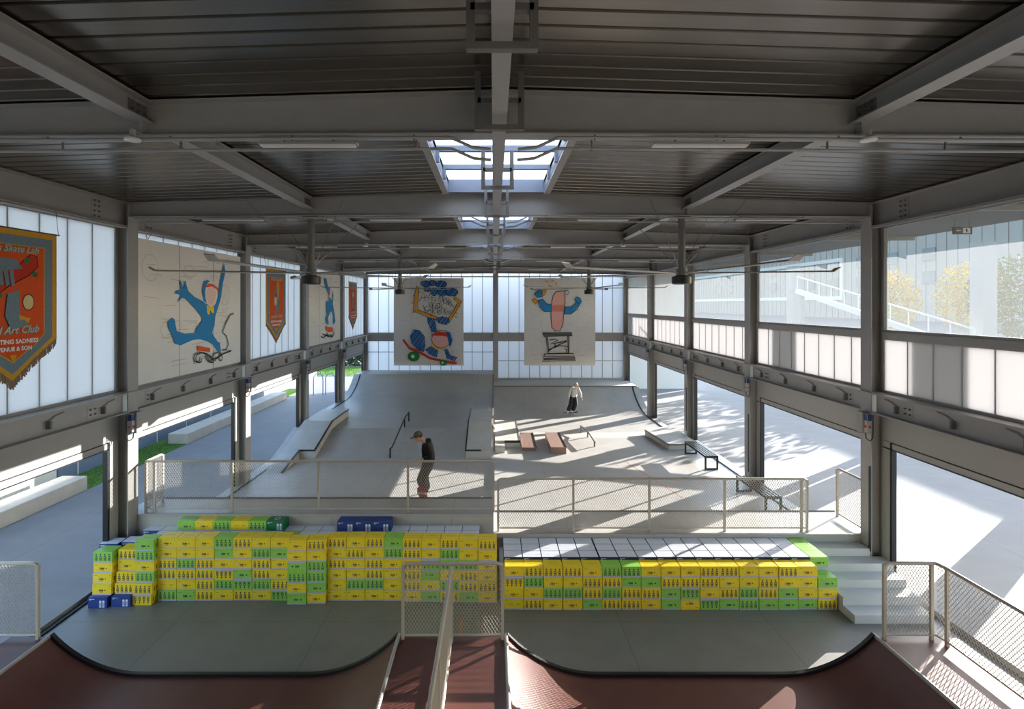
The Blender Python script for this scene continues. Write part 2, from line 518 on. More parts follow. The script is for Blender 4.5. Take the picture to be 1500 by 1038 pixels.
# eave beams, floor-line beams, header panels
def side_bay(k, side):
    s = 1 if side == 'l' else -1
    xi = XL if side == 'l' else XR
    xp = PLX if side == 'l' else PRX
    y0, y1 = COLS[k] + 0.30, COLS[k + 1]
    b = MB()
    xw = xi - s * 0.16
    i_beam_y(b, xw, y0 - 0.16, y1 + 0.14, 7.52, 8.02, 0.26, STEEL)
    o = struct(b.build('eave_beam'))
    q = MB()
    for yb in (y0 + 0.55, y1 - 0.65):
        q.box(xw + s * 0.006 - 0.008, xw + s * 0.006 + 0.008, yb - 0.13, yb + 0.13, 7.56, 7.98, STEEL)
        bolts(q, (xw + s * 0.012, yb, 7.77), (s, 0, 0), (0, 0.11, 0), (0, 0, 0.10), 2, 4, STEEL_DARK)
    q.build('bolt_plate', o)
    if k >= 1:
        q = MB()
        q.bar((xi - s * 0.10, y0, 7.50), (xi - s * 0.10, y1, 7.50), 0.05, 0.05, STEEL)
        q.tube([(xi - s * 0.02, y0, 7.485), (xi - s * 0.02, y1, 7.485)], 0.013, STEEL, 6)
        q.build('conduit', o)
    b = MB()
    xm = xi - s * 0.12
    b.box(min(xm - 0.17, xm + 0.17), max(xm - 0.17, xm + 0.17), y0 - 0.30, y1, 4.02, 4.045, STEEL)
    b.box(xm - 0.15, xm + 0.15, y0, y1, 3.62, 3.64, STEEL)
    b.box(xm - 0.008, xm + 0.008, y0, y1, 3.64, 4.02, STEEL)
    o = struct(b.build('floor_beam'))
    if k >= 1:
        for f in (0.12, 0.36, 0.62, 0.88):
            yb = y0 + (y1 - y0) * f
            q = MB()
            q.box(min(xm + s * 0.008, xm + s * 0.09), max(xm + s * 0.008, xm + s * 0.09), yb - 0.02, yb + 0.02, 3.72, 3.86, STEEL_DARK)
            q.prism([(yb, 3.80), (yb, 3.86), (yb + 0.16, 3.93), (yb + 0.34, 3.955), (yb + 0.34, 3.935), (yb + 0.16, 3.90)], 'x',
                    min(xm + s * 0.008, xm + s * 0.022), max(xm + s * 0.008, xm + s * 0.022), STEEL_DARK)
            q.build('bracket', o)
        q = MB()
        for yb in (y0 + 0.5, y1 - 0.8):
            q.box(xm + s * 0.006 - 0.006, xm + s * 0.006 + 0.008, yb - 0.12, yb + 0.12, 3.70, 3.93, STEEL)
            bolts(q, (xm + s * 0.012, yb, 3.81), (s, 0, 0), (0, 0.11, 0), (0, 0, 0.10), 2, 2, STEEL_DARK)
        q.build('bolt_plate', o)
    # sill above the beam
    # header panel, shutter bottom bar, jambs
    b = MB()
    b.box(xp - 0.03, xp + 0.03, y0, y1, 3.06, 3.62, SHUTTER)
    b.box(xp - 0.045, xp + 0.045, y0 + 0.02, y1 - 0.02, 2.93, 3.04, SHUTTER)
    b.box(xp - 0.02, xp + 0.02, y0 + 0.03, y1 - 0.03, 3.04, 3.06, BLACK)
    b.box(xp - 0.05, xp + 0.05, y0 + 0.02, y1 - 0.02, 2.905, 2.93, BLACK)
    b.box(xp - 0.04, xp + 0.06, y0, y0 + 0.16, 0.0, 3.06, SHUTTER)
    b.box(xp - 0.04, xp + 0.06, y1 - 0.22, y1, 0.0, 3.06, SHUTTER)
    b.box(xp - 0.05, xp + 0.05, y1 - 0.27, y1 - 0.22, 0.1, 3.05, BLACK)
    b.box(xp - 0.05, xp + 0.05, y0 + 0.16, y0 + 0.20, 0.1, 3.05, BLACK)
    struct(b.build('door_%d' % (2 * k + (1 if side == 'l' else 2))))

    # windows
    w = MB()
    ztop, zbot = 7.52, 4.05
    zt = 5.20
    fw = 0.05
    def frame(mb, z0, z1):
        mb.box(xp - 0.04, xp + 0.04, y0, y0 + fw, z0, z1, STEEL)
        mb.box(xp - 0.04, xp + 0.04, y1 - fw, y1, z0, z1, STEEL)
        mb.box(xp - 0.04, xp + 0.04, y0 + fw, y1 - fw, z0, z0 + fw, STEEL)
        mb.box(xp - 0.04, xp + 0.04, y0 + fw, y1 - fw, z1 - fw, z1, STEEL)
    if side == 'l':
        frame(w, zbot, ztop)
        ptop = ztop
    else:
        frame(w, zbot, zt)
        w.box(xp - 0.07, xp + 0.07, y0, y1, zt, zt + 0.11, STEEL)
        frame(w, zt + 0.11, ztop)
        ptop = zt
    wo = struct(w.build('window_%d' % (2 * k + (1 if side == 'l' else 2))))
    p = MB()
    p.box(xp - 0.02, xp + 0.02, y0 + fw, y1 - fw, zbot + fw, ptop - fw, POLY if side == 'l' else POLY_DIMMED)
    n = 8
    for i in range(1, n):
        yy = y0 + fw + (y1 - y0 - 2 * fw) * i / n
        p.box(xp - 0.024, xp + 0.024, yy - 0.012, yy + 0.012, zbot + fw, ptop - fw, SEAM)
    p.build('polycarbonate_panel', wo)
    if side == 'r':
        p = MB()
        yy0, yy1, z0, z1 = y0 + fw, y1 - fw, zt + 0.11 + fw, ztop - fw
        p.add([(xp, yy0, z0), (xp, yy1, z0), (xp, yy1, z1), (xp, yy0, z1)], [(0, 1, 2, 3)], GLASS)
        p.build('pane', wo)
for k in range(len(COLS) - 1):
    side_bay(k, 'l'); side_bay(k, 'r')

# --- back wall
b = MB()
b.box(XL, XR, 30.50, 30.62, 3.66, 4.18, STEEL)
b.box(XL, MID, 30.48, 30.62, 1.68, 1.80, STEEL)
b.box(MID, XR, 30.48, 30.62, 1.29, 1.42, STEEL)
b.box(XL, XR, 30.54, 30.62, 7.55, 7.62, STEEL)
b.box(XL, MID, 30.54, 30.60, 2.98, 3.02, SEAM); b.box(MID, XR, 30.54, 30.60, 2.45, 2.49, SEAM)
wb = struct(b.build('wall_back'))
p = MB()
for (x0, x1) in ((XL, MID - 0.16), (MID + 0.16, XR)):
    for z0, z1 in ((4.18, 7.9), (1.42 if x0 > 0 else 1.8, 3.66)):
        p.box(x0, x1, 30.60, 30.64, z0, z1, POLY_BACK)
    n = int((x1 - x0) / 0.64)
    for i in range(1, n + 1):
        x = x0 + (x1 - x0) * i / (n + 1)
        for z0, z1 in ((4.18, 7.9), (1.42 if x0 > 0 else 1.8, 3.66)):
            p.box(x - 0.016, x + 0.016, 30.592, 30.60, z0, z1, STEEL_DARK)
p.build('polycarbonate_panel', wb)
b = MB(); b.box(-8.3, 8.5, -4.85, -4.6, 0, 8.3, SHUTTER)
struct(b.build('wall_front'))

# --- roof deck with ribs across the hall and openings for the skylights
def deck_strip(mb, xa, xb, y0, y1):
    per = 0.24
    prof = []
    n = max(1, round((y1 - y0) / per))
    per = (y1 - y0) / n
    for i in range(n):
        q = y0 + i * per
        prof += [(q, 0.0), (q + per * 0.80, 0.0), (q + per * 0.845, 0.032), (q + per * 0.955, 0.032)]
    prof.append((y1, 0.0))
    xs = [xa, xb] if (xa - MID) * (xb - MID) >= 0 else [xa, MID, xb]
    for a, c in zip(xs[:-1], xs[1:]):
        vs = [(a, q, deck_z(a) + h) for q, h in prof] + [(c, q, deck_z(c) + h) for q, h in prof]
        m = len(prof)
        mb.add(vs, [(i, i + 1, m + i + 1, m + i) for i in range(m - 1)], GALV)
dk = MB()
SKX0, SKX1 = -0.93, 1.04
SKY = [(6.0, 10.35), (11.0, 15.3), (16.0, 20.3)]
deck_strip(dk, -8.3, 8.5, -4.8, 6.0)
for (a, c), nx in zip(SKY, [11.0, 16.0, 30.7]):
    deck_strip(dk, -8.3, SKX0, a, c); deck_strip(dk, SKX1, 8.5, a, c)
    deck_strip(dk, -8.3, 8.5, c, nx)
struct(dk.build('ceiling'))
rf = MB()     # roofing above the deck so that daylight stays out
for (xa, xb) in ((-8.6, SKX0), (SKX1, 8.8)):
    rf.add([(xa, -5, deck_z(xa) + 0.12), (xb, -5, deck_z(xb) + 0.12), (xb, 30.9, deck_z(xb) + 0.12), (xa, 30.9, deck_z(xa) + 0.12),
            (xa, -5, deck_z(xa) + 0.22), (xb, -5, deck_z(xb) + 0.22), (xb, 30.9, deck_z(xb) + 0.22), (xa, 30.9, deck_z(xa) + 0.22)],
           [(0, 1, 2, 3), (4, 5, 6, 7), (0, 1, 5, 4), (1, 2, 6, 5), (2, 3, 7, 6), (3, 0, 4, 7)], STEEL_DARK)
prev = -5
for (a, c) in SKY + [(30.9, None)]:
    rf.box(SKX0, SKX1, prev, a - 0.05, 8.37, 8.48, STEEL_DARK)
    prev = (c or 0) + 0.05
struct(rf.build('roof'))
for i, (a, c) in enumerate(SKY):
    s = MB()
    zc = 8.2
    s.box(SKX0 - 0.06, SKX0, a, c, zc, 8.46, FRAMEBLUE); s.box(SKX1, SKX1 + 0.06, a, c, zc, 8.46, FRAMEBLUE)
    s.box(SKX0, SKX1, a - 0.05, a, zc, 8.46, FRAMEBLUE); s.box(SKX0, SKX1, c, c + 0.05, zc, 8.46, FRAMEBLUE)
    s.box(SKX0 - 0.12, SKX0, a, c, 8.16, 8.22, STEEL); s.box(SKX1, SKX1 + 0.12, a, c, 8.16, 8.22, STEEL)
    n = 4
    for j in range(1, n):
        y = a + (c - a) * j / n
        s.box(SKX0, SKX1, y - 0.045, y + 0.045, 8.37, 8.46, FRAMEBLUE)
        s.box(SKX0, SKX0 + 0.05, y - 0.05, y + 0.05, 8.2, 8.37, FRAMEBLUE); s.box(SKX1 - 0.05, SKX1, y - 0.05, y + 0.05, 8.2, 8.37, FRAMEBLUE)
    so = struct(s.build('window_%d' % (15 + i)))
    q = MB(); q.box(SKX0 - 0.1, SKX1 + 0.1, a - 0.1, c + 0.1, 8.485, 8.505, SKYL)
    q.build('skylight_sheet', so)

# --- cable hangers round the ridge beam, conduits, lamps, detectors
def hanger(y, z, w, i):
    t = thing('cable_hanger', (0.06, y, z), 'grey steel U-shaped hanger round the ridge beam, ' + i, 'hanger', 'hangers along the ridge beam')
    for s in (-1, 1):
        q = MB(); q.box(0.06 + s * w / 2 - 0.03, 0.06 + s * w / 2 + 0.03, y - 0.03, y + 0.03, z, 8.24, STEEL_DARK); q.build('hanger_leg', t)
    q = MB(); q.box(0.06 - w / 2 - 0.03, 0.06 + w / 2 + 0.03, y - 0.032, y + 0.032, z - 0.05, z, STEEL_DARK); q.build('crossbar', t)
    for s in (-1, 1):
        q = MB(); q.box(min(0.06 + s * w / 2, 0.06 + s * 0.004), max(0.06 + s * w / 2, 0.06 + s * 0.004), y - 0.03, y + 0.03, z + 0.22, z + 0.27, STEEL_DARK); q.build('tie', t)
ORD = ['first', 'second', 'third', 'fourth', 'fifth', 'sixth', 'seventh', 'eighth', 'ninth', 'tenth', 'eleventh', 'twelfth', 'thirteenth',
       'fourteenth', 'fifteenth', 'sixteenth', 'seventeenth', 'eighteenth', 'nineteenth', 'twentieth']
for i, y in enumerate([3.5, 5.1, 7.7, 10.2, 13.0, 15.35, 18.0, 20.35, 23.0, 25.35]):
    hanger(y, 7.70, 0.44, ORD[i] + ' one counted from the camera')
for k in range(2, 7):
    yb = COLS[k] + 0.15
    for s in (-1, 1):
        xe = XL + 0.1 if s < 0 else XR - 0.1
        for dy, z, w_ in ((-0.095, 7.70, 'near'), (0.095, 7.635, 'far')):
            q = MB()
            q.tube([(MID + s * 0.15, yb + dy, z - 0.10), (MID + s * 0.35, yb + dy, z - 0.08), (MID + s * 0.6, yb + dy, z + 0.03), (xe, yb + dy, z - 0.012)], 0.018, STEEL, 6)
            x = MID + s * 1.0
            while abs(x) < 7.4:
                q.tube([(x, yb + dy, z), (x, yb + dy, 7.765 - 0.006 * abs(x - MID))], 0.012, STEEL_DARK, 6)
                x += s * 1.35
            tag(q.build('conduit_pipe'), 'thin conduit pipe on the %s face, %s half of cross beam %s from camera' % (w_, 'glazed-side' if s > 0 else 'banner-side', ORD[k - 2]), 'conduit', 'conduits under the cross beams')
        for j, (xa, xb) in enumerate(((1.65, 2.75), (5.0, 6.3)) if k != 2 else ((1.65, 2.75),)):
            x0, x1 = sorted((MID + s * xa, MID + s * xb))
            t = thing('linear_lamp', ((x0 + x1) / 2, yb + 0.02, 7.66), 'white linear batten lamp, %s side, %s of cross beam %s from the camera' % ('glass' if s > 0 else 'banner', 'inner one' if j == 0 else 'outer one', ORD[k - 2]), 'lamp', 'batten lamps under the cross beams')
            q = MB(); q.box(x0, x1, yb - 0.05, yb + 0.05, 7.675, 7.70, PLASTIC); q.build('lamp_body', t)
            q = MB(); q.box(x0 + 0.02, x1 - 0.02, yb - 0.04, yb + 0.04, 7.655, 7.675, LAMPW); q.build('diffuser', t)
            q = MB(); q.tube([((x0 * 3 + x1) / 4, yb, 7.70), ((x0 * 3 + x1) / 4, yb, 7.77)], 0.012, STEEL_DARK, 6); q.tube([((x0 + 3 * x1) / 4, yb, 7.70), ((x0 + 3 * x1) / 4, yb, 7.77)], 0.012, STEEL_DARK, 6)
            q.build('bracket', t)
for i, (x, y, w) in enumerate([(-3.90, 5.42, 'near batten lamp beside the banner wall'), (4.05, 5.42, 'near batten lamp beside the glazed wall'),
                               (-3.9, 15.28, 'second pair of fans, banner wall side'), (3.95, 15.28, 'second pair of fans, glazed wall side'), (-3.6, 25.28, 'far wall painting with the skateboard')]):
    t = thing('smoke_detector', (x, y, 7.62), 'white round smoke detector by the ' + w, 'detector', 'smoke detectors under the beams')
    q = MB(); q.tube([(x, y, 7.685), (x, y, 7.67), (x, y, 7.65), (x, y, 7.64)], 0.1, LAMPW, 16, [0.06, 0.08, 0.08, 0.04]); q.build('detector_body', t, True)
    q = MB(); q.tube([(x, y, 7.68), (x, y, 7.77)], 0.03, PLASTIC, 8); q.bar((x, y, 7.765), (x, y + 0.25, 7.765), 0.04, 0.01, PLASTIC); q.build('detector_base', t, True)

# --- ceiling fans
def fan(x, y, ang, label):
    t = thing('ceiling_fan', (x, y, 6.35), label, 'fan', 'large ceiling fans')
    q = MB(); q.tube([(x, y, 7.77), (x, y, 6.62)], 0.075, STEEL_DARK, 12); q.build('pole', t, True)
    q = MB(); q.box(x - 0.16, x + 0.16, y - 0.075, y + 0.075, 7.72, 7.765, STEEL_DARK); q.build('mount_plate', t)
    q = MB(); q.tube([(x, y, 6.64), (x, y, 6.52), (x, y, 6.50)], 0.11, STEEL_DARK, 14); q.build('rotor_hub', t, True)
    q = MB(); q.tube([(x, y, 6.50), (x, y, 6.47), (x, y, 6.33), (x, y, 6.31)], 0.2, BLACK, 20, [0.12, 0.20, 0.20, 0.17]); q.build('motor_housing', t, True)
    for i in range(5):
        a = math.radians(ang + 72 * i)
        d = Vector((math.cos(a), math.sin(a), 0)); n = Vector((-d.y, d.x, 0))
        r0, r1 = 0.18, 3.0
        prof = [(-0.09, 0.0), (-0.05, 0.030), (0.02, 0.036), (0.10, 0.012), (0.10, 0.006), (0.02, 0.006), (-0.05, 0.0)]
        q = MB()
        vs = []
        for r in (r0, r1 * 0.5, r1):
            for (u, h) in prof:
                vs.append(Vector((x, y, 6.53)) + d * r + n * u + Vector((0, 0, h + 0.02 * (r / r1))))
        m = len(prof)
        fs = [tuple(range(m)), tuple(2 * m + j for j in reversed(range(m)))]
        for s in (0, 1):
            fs += [(s * m + j, s * m + (j + 1) % m, (s + 1) * m + (j + 1) % m, (s + 1) * m + j) for j in range(m)]
        q.add(vs, fs, FANM)
        bl = q.build('blade', t)
        q = MB()
        e = Vector((x, y, 6.55)) + d * r1
        q.add([e + n * -0.09, e + n * 0.1, e + n * 0.09 + d * 0.10 + Vector((0, 0, 0.07)), e - n * 0.06 + d * 0.14 + Vector((0, 0, 0.09)),
               e + n * -0.09 + Vector((0, 0, 0.015)), e + n * 0.1 + Vector((0, 0, 0.015)), e + n * 0.09 + d * 0.085 + Vector((0, 0, 0.085)), e - n * 0.06 + d * 0.125 + Vector((0, 0, 0.105))],
              [(0, 1, 2, 3), (7, 6, 5, 4), (0, 1, 5, 4), (1, 2, 6, 5), (2, 3, 7, 6), (3, 0, 4, 7)], FANM)
        q.build('winglet', bl)
    for (dx, dy) in ((-0.95, -0.9), (0.95, -0.9), (-0.95, 0.9), (0.95, 0.9)):
        q = MB()
        p0, p1 = Vector((x + 0.06 * (1 if dx > 0 else -1), y, 6.68)), Vector((x + dx, y + dy, 7.93))
        q.tube([p0, p1], 0.007, STEEL_DARK, 5)
        pm = p0.lerp(p1, 0.22); q.tube([p0, pm], 0.012, STEEL, 6)
        q.build('guy_wire', t)
fan(-3.87, 10.65, 190, 'big five-blade ceiling fan before the running-figure mural on the banner wall')
fan(3.99, 10.65, -6, 'big five-blade ceiling fan beside the nearer glazed windows')
fan(-3.85, 20.65, 198, 'distant ceiling fan in front of the skateboard drawing on the back wall')
fan(3.93, 20.65, 208, 'distant ceiling fan in front of the pedestal drawing on the back wall')

# --- shutter control boxes on the columns
def control_box(side, k, where):
    s = 1 if side == 'l' else -1
    xi = XL if side == 'l' else XR
    y = COLS[k]
    t = thing('shutter_control', (xi, y + 0.1, 3.2), 'grey control box with blue screen on ' + where, 'control box', 'shutter control boxes on the columns')
    q = MB(); q.box(min(xi, xi + s * 0.16), max(xi, xi + s * 0.16), y + 0.03, y + 0.20, 3.18, 3.62, PLASTIC); q.build('housing', t)
    x0, x1 = sorted((xi + s * 0.02, xi + s * 0.12))
    q = MB(); q.box(x0, x1, y - 0.05, y + 0.03, 3.22, 3.60, mat('pale_plastic', (184, 184, 184), 0.4)); q.build('control_panel', t)
    xf = xi + s * 0.12
    q = MB(); q.box(min(xf, xf + s * 0.01), max(xf, xf + s * 0.01), y - 0.045, y + 0.025, 3.46, 3.59, SCREEN); q.box(x0 + 0.01, x1 - 0.01, y - 0.058, y - 0.05, 3.46, 3.59, SCREEN); q.build('screen', t)
    q = MB(); q.tube([((x0 + x1) / 2, y - 0.05, 3.33), ((x0 + x1) / 2, y - 0.075, 3.33)], 0.02, REDB, 10); q.tube([(xf, y - 0.01, 3.33), (xf + s * 0.025, y - 0.01, 3.33)], 0.02, REDB, 10); q.build('button', t)
    q = MB()
    q.tube([(xi + s * 0.08, y + 0.05, 3.19), (xi + s * 0.09, y + 0.02, 3.08), (xi + s * 0.06, y - 0.05, 3.04), (xi + s * 0.03, y - 0.08, 3.10), (xi + s * 0.02, y - 0.08, 3.25), (xi + s * 0.02, y - 0.08, 3.58)], 0.012, BLACK, 6)
    q.build('cable', t, True)
names_l = ['the steel column beside the carton wall', 'the column between running-figure mural and second banner', 'the column between second banner and second mural', 'the column before the far small banner']
names_r = ['the steel column beside the stairs', 'the column behind the slatted benches', 'the column beside the far quarter pipe', 'the last glazed-side column but one']
for j, k in enumerate((3, 4, 5, 6)):
    control_box('l', k, names_l[j]); control_box('r', k, names_r[j])
def slots(k, where):
    q = MB(); x = XR - 0.01
    q.box(x - 0.03, x, COLS[k] - 0.01, COLS[k] + 0.02, 0.72, 2.5, BLACK)
    tag(q.build('cable_trunking'), 'thin black cable trunking running up ' + where, 'cable cover', 'black trunking on the columns')
for j, k in enumerate((3, 4, 5)):
    slots(k, names_r[j])

# ------------------------------------------------------------------ stairs and plinths
st = MB()
rise = 0.94 / 6
run = 0.31
prof = [(10.80, 0.0)]
y = 10.80 - 5 * run
prof = [(y, 0.0)]
z = 0
for i in range(5):
    z += rise
    prof += [(y, z), (y + run, z)] if i < 4 else [(y, z), (10.80, z)]
    y += run
prof += [(10.80, 0.0)]
st.prism(prof, 'x', 6.66, 7.88, CONC_STEP)
cut = [p for p in prof[1:-1] if p[0] < 10.48]
cut = [prof[0]] + cut + [(10.48, cut[-1][1]), (10.48, 0.0)]
st.prism(cut, 'x', 7.88, 8.12, CONC_STEP)
tag(st.build('concrete_stairs'), 'pale concrete flight of steps beside the lower carton wall', 'stairs')
pl = MB(); pl.box(-7.20, -0.05, 10.262, 10.74, 0.0, 0.93, CONC_STEP)
tag(pl.build('concrete_plinth'), 'concrete step hidden behind the taller carton wall, under its blue cartons', 'step')
pl = MB(); pl.box(0.12, 6.62, 9.95, 10.79, 0.0, 0.665, CONC_STEP)
tag(pl.build('concrete_plinth'), 'concrete step hidden behind the lower carton wall, under its pale-topped cartons', 'step')

# ------------------------------------------------------------------ cartons
BW, BD, BH = 0.3665, 0.262, 0.2085
def carton_mesh(col, kind, flip=False):
    q = MB()
    w, d, h = BW / 2, BD / 2, BH
    body = {'y': YEL, 'g': GRN, 'd': DGRN, 'b': BLU, 'n': NAVY}[col]
    e = 0.003
    c = 0.005
    sec = [(-w + c, 0), (w - c, 0), (w, c), (w, h - c), (w - c, h), (-w + c, h), (-w, h - c), (-w, c)]
    q.prism(sec, 'y', -d, d, body)
    def pr(x0, x1, z0, z1, m, ee=e):
        if flip:
            x0, x1, z0, z1 = -x1, -x0, h - z1, h - z0
        q.box(x0, x1, -d - ee, -d + 0.001, z0, z1, m)
    def dot(x, z, r, m):
        if flip:
            x, z = -x, h - z
        q.tube([(x, -d + 0.001, z), (x, -d - e * 1.4, z)], r, m, 8)
    if col in 'yg':
        ink = INKSOFT if col == 'y' else INKGREEN
        pr(-w + 0.003, w - 0.003, 0.003, 0.026, STRIPE, 0.002)
        if kind == 'bottles':
            for i in range(4):
                x = -0.126 + i * 0.084
                pr(x - 0.023, x + 0.023, 0.034, 0.122, ink)
                pr(x - 0.010, x + 0.010, 0.118, 0.140, ink)
                pr(x - 0.016, x + 0.006, 0.046, 0.056, body, 0.0045); pr(x - 0.006, x + 0.014, 0.068, 0.078, INK, 0.0045)
                pr(x - 0.014, x + 0.008, 0.090, 0.102, SILVER, 0.0045)
                pr(x - 0.015, x + 0.015, 0.024, 0.034, SILVER, 0.0045)
                dot(x, 0.158, 0.0125, INK)
        elif kind == 'logo':
            pr(-0.075, -0.050, 0.070, 0.118, SILVER); pr(-0.066, -0.050, 0.080, 0.108, body, 0.0045)
            for i, x in enumerate((-0.040, -0.012, 0.016)):
                pr(x - 0.011, x + 0.011, 0.104, 0.109, INK); pr(x - 0.011, x + 0.011, 0.090, 0.095, INK); pr(x - 0.011, x + 0.011, 0.076, 0.081, INK)
                pr(x - 0.011 + 0.008 * (i % 2), x - 0.006 + 0.008 * (i % 2), 0.076, 0.109, INK); pr(x + 0.005, x + 0.010, 0.076, 0.109, INK)
            if col == 'g':
                dot(0.085, 0.094, 0.014, INK)
            else:
                dot(0.066, 0.094, 0.010, INK); pr(-0.03, 0.022, 0.052, 0.057, PRED)
            pr(-0.155, -0.10, 0.163, 0.167, ink); pr(0.145, 0.158, 0.160, 0.168, ink)
        else:
            pr(-0.12, -0.01, 0.105, 0.110, ink); pr(0.05, 0.115, 0.104, 0.113, ink)
        # printed line on the lid and side prints
        q.box(-0.12, 0.10, -0.006, 0.0, h - 0.0005, h + 0.0006, ink)
        for y in (-0.06, 0.0, 0.06):
            q.box(w - 0.001, w + 0.002, y - 0.014, y + 0.014, 0.04, 0.12, ink)
    else:
        if kind == 'pale':
            q.box(-w + 0.004, w - 0.004, -d + 0.001, d - 0.001, h - 0.001, h + 0.0015, BLUTOP)
        if kind == 'green':
            q.tube([(0, 0, h - 0.001), (0, 0, h + 0.001)], 0.06, INKWHITE, 16); q.tube([(0, 0.0, h - 0.001), (0, 0.0, h + 0.002)], 0.045, body, 16)
        pr(-0.160, -0.06, 0.172, 0.180, INKWHITE); pr(-0.160, -0.125, 0.156, 0.164, INKWHITE)
        for x in (0.055, 0.115):
            pr(x - 0.022, x + 0.022, 0.03, 0.13, SILVER); dot(x, 0.13, 0.022, INKWHITE)
            pr(x - 0.02, x + 0.02, 0.018, 0.034, INKWHITE, 0.0045)
    return q.build('drink_carton')
PROTO = {}
def carton(code, x, y, z, label, group, rz=0.0):
    if code not in PROTO:
        spec = {'Y': ('y', 'logo', False), 'y': ('y', 'bottles', False), 'G': ('g', 'logo', False), 'g': ('g', 'bottles', False), 'P': ('y', 'plain', False),
                'V': ('y', 'bottles', True), 'W': ('y', 'logo', True), 'u': ('g', 'bottles', True), 'U': ('g', 'logo', True),
                'B': ('b', 'blue', False), 'T': ('b', 'pale', False), 'N': ('n', 'pale', False), 'D': ('d', 'green', False)}[code]
        o = carton_mesh(*spec)
        PROTO[code] = o
    else:
        o = PROTO[code].copy(); COL.objects.link(o)
    o.location = (x, y, z); o.rotation_euler = (0, 0, rz)
    tag(o, label, 'carton', group)
    return o
KN = {'Y': 'yellow logo carton', 'y': 'yellow bottle-print carton', 'G': 'green logo carton', 'g': 'green bottle-print carton', 'P': 'plain yellow carton',
      'V': 'upside-down yellow bottle-print carton', 'W': 'upside-down yellow logo carton', 'u': 'upside-down green bottle-print carton', 'U': 'upside-down green logo carton',
      'B': 'blue carton', 'T': 'pale-topped blue carton', 'N': 'white-topped navy carton', 'D': 'dark green carton'}
UP = ['on the floor', 'second up', 'third up', 'fourth up', 'fifth up', 'topmost sixth up']
LEFT = ['YYyyPg', 'YYgyYG', 'YYyyyy', 'gGYVgY', 'yYYGuy', 'YgyygY', 'YGYYyu', 'YYUgYG', 'yYggGY', 'yYyYYY', 'YyYYgY', 'yYyygY', 'GgYYYY', 'yyyyyY', 'YYuUYG', 'yggYgy', 'YYgyyG', 'yYYYyY']
FWD = {7: 0.12, 8: 0.10, 13: 0.03, 14: 0.03, 15: 0.05, 16: 0.06, 17: 0.08}
pitch_l = 0.3745
xl0 = (230.5 - CX) * 9.96 / FPX + pitch_l / 2
GL, GR = 'cartons of the taller carton wall', 'cartons of the lower carton wall'
for ci, colm in enumerate(LEFT):
    for ri, code in enumerate(reversed(colm)):
        j = random.uniform(-0.002, 0.002); jy = random.uniform(-0.008, 0.008)
        carton(code, xl0 + pitch_l * ci + j, 10.0 + BD / 2 - 0.03 - FWD.get(ci, 0) + jy, BH * ri,
               '%s, %s in the %s column of the taller carton wall' % (KN[code], UP[ri], ORD[ci]), GL, random.uniform(-0.004, 0.004))
# three loose columns next to the shutter opening
for ci, (x, ys, colm) in enumerate(((-7.655, (9.72, 9.80, 9.82, 9.82, 9.82), 'gYYYB'), (-7.24, (9.76, 9.84, 9.88, 9.92, 9.92), 'yYyyB'), (-6.862, (9.82, 9.82, 9.86, 9.86, 9.86, 9.86), 'GgYgyV'))):
    for ri, code in enumerate(reversed(colm)):
        carton(code, x + (0.0 if ri else -0.02) + random.uniform(-0.008, 0.008), ys[ri] + BD / 2, BH * ri,
               '%s, %s in the %s loose column from the open shutter' % (KN[code], UP[ri].replace('topmost ', ''), ORD[ci]), 'cartons in the loose end columns')
# blue cartons on the step behind the taller wall
zb = 0.935
for i in range(19):
    x = -7.18 + i * 0.3725
    if i:
        code = 'T' if i != 8 else 'g'
        carton(code, x, 10.385, zb, '%s behind the taller carton wall, %s from the steel column' % (KN[code], ORD[i]), 'cartons lying behind the taller wall')
    if x > -0.25:
        break
    buried = 2 <= i <= 7 or 11 <= i <= 13
    carton('T', x, 10.605 + 0.051, zb, 'pale-topped blue carton %s the platform wall, %s from the steel column' % ('under raised ones by' if buried else 'lying against', ORD[i]), 'cartons along the platform wall')
for i, code in enumerate('GYgPgD'):
    carton(code, -7.18 + (i + 2) * 0.3725, 10.605 + 0.03, zb + BH + 0.002, '%s, %s in the raised row below the platform railing' % (KN[code], ORD[i]), 'raised row of cartons')
for i in range(3):
    carton('B', -7.18 + (i + 11) * 0.3725, 10.61, zb + BH + 0.002, 'blue carton, %s of three raised ones below the platform railing' % ORD[i], 'raised blue cartons')
# big blue cartons beside the column
for i, (x, y) in enumerate(((-7.78, 10.13), (-7.39, 10.20))):
    n = 5
    for r in range(5):
        carton('T', x, y + 0.135 - (0.0 if r == 4 else 0.005), (BH + 0.0025) * r, 'pale-topped blue carton, %s in the %s hidden stack by the steel column' % (UP[r], ORD[i]), 'blue cartons by the column')
RIGHT = ['YVYP', 'ygYy', 'yYgY', 'yYgY', 'YyyG', 'gygy', 'gGyy', 'YGyY', 'YyGG', 'YyuW', 'yyYu', 'yYyG', 'YYgg', 'YyyG', 'yYGG', 'YYYG', 'GYy']
pitch_r = 0.3778
for ci, colm in enumerate(RIGHT):
    for ri, code in enumerate(reversed(colm)):
        carton(code, 0.205 + pitch_r * (ci + 0.5) + random.uniform(-0.004, 0.004), 9.67 + BD / 2 + random.uniform(-0.006, 0.008), BH * ri,
               '%s, %s in the %s column of the lower carton wall' % (KN[code], UP[ri], ORD[ci]), GR, random.uniform(-0.01, 0.01))
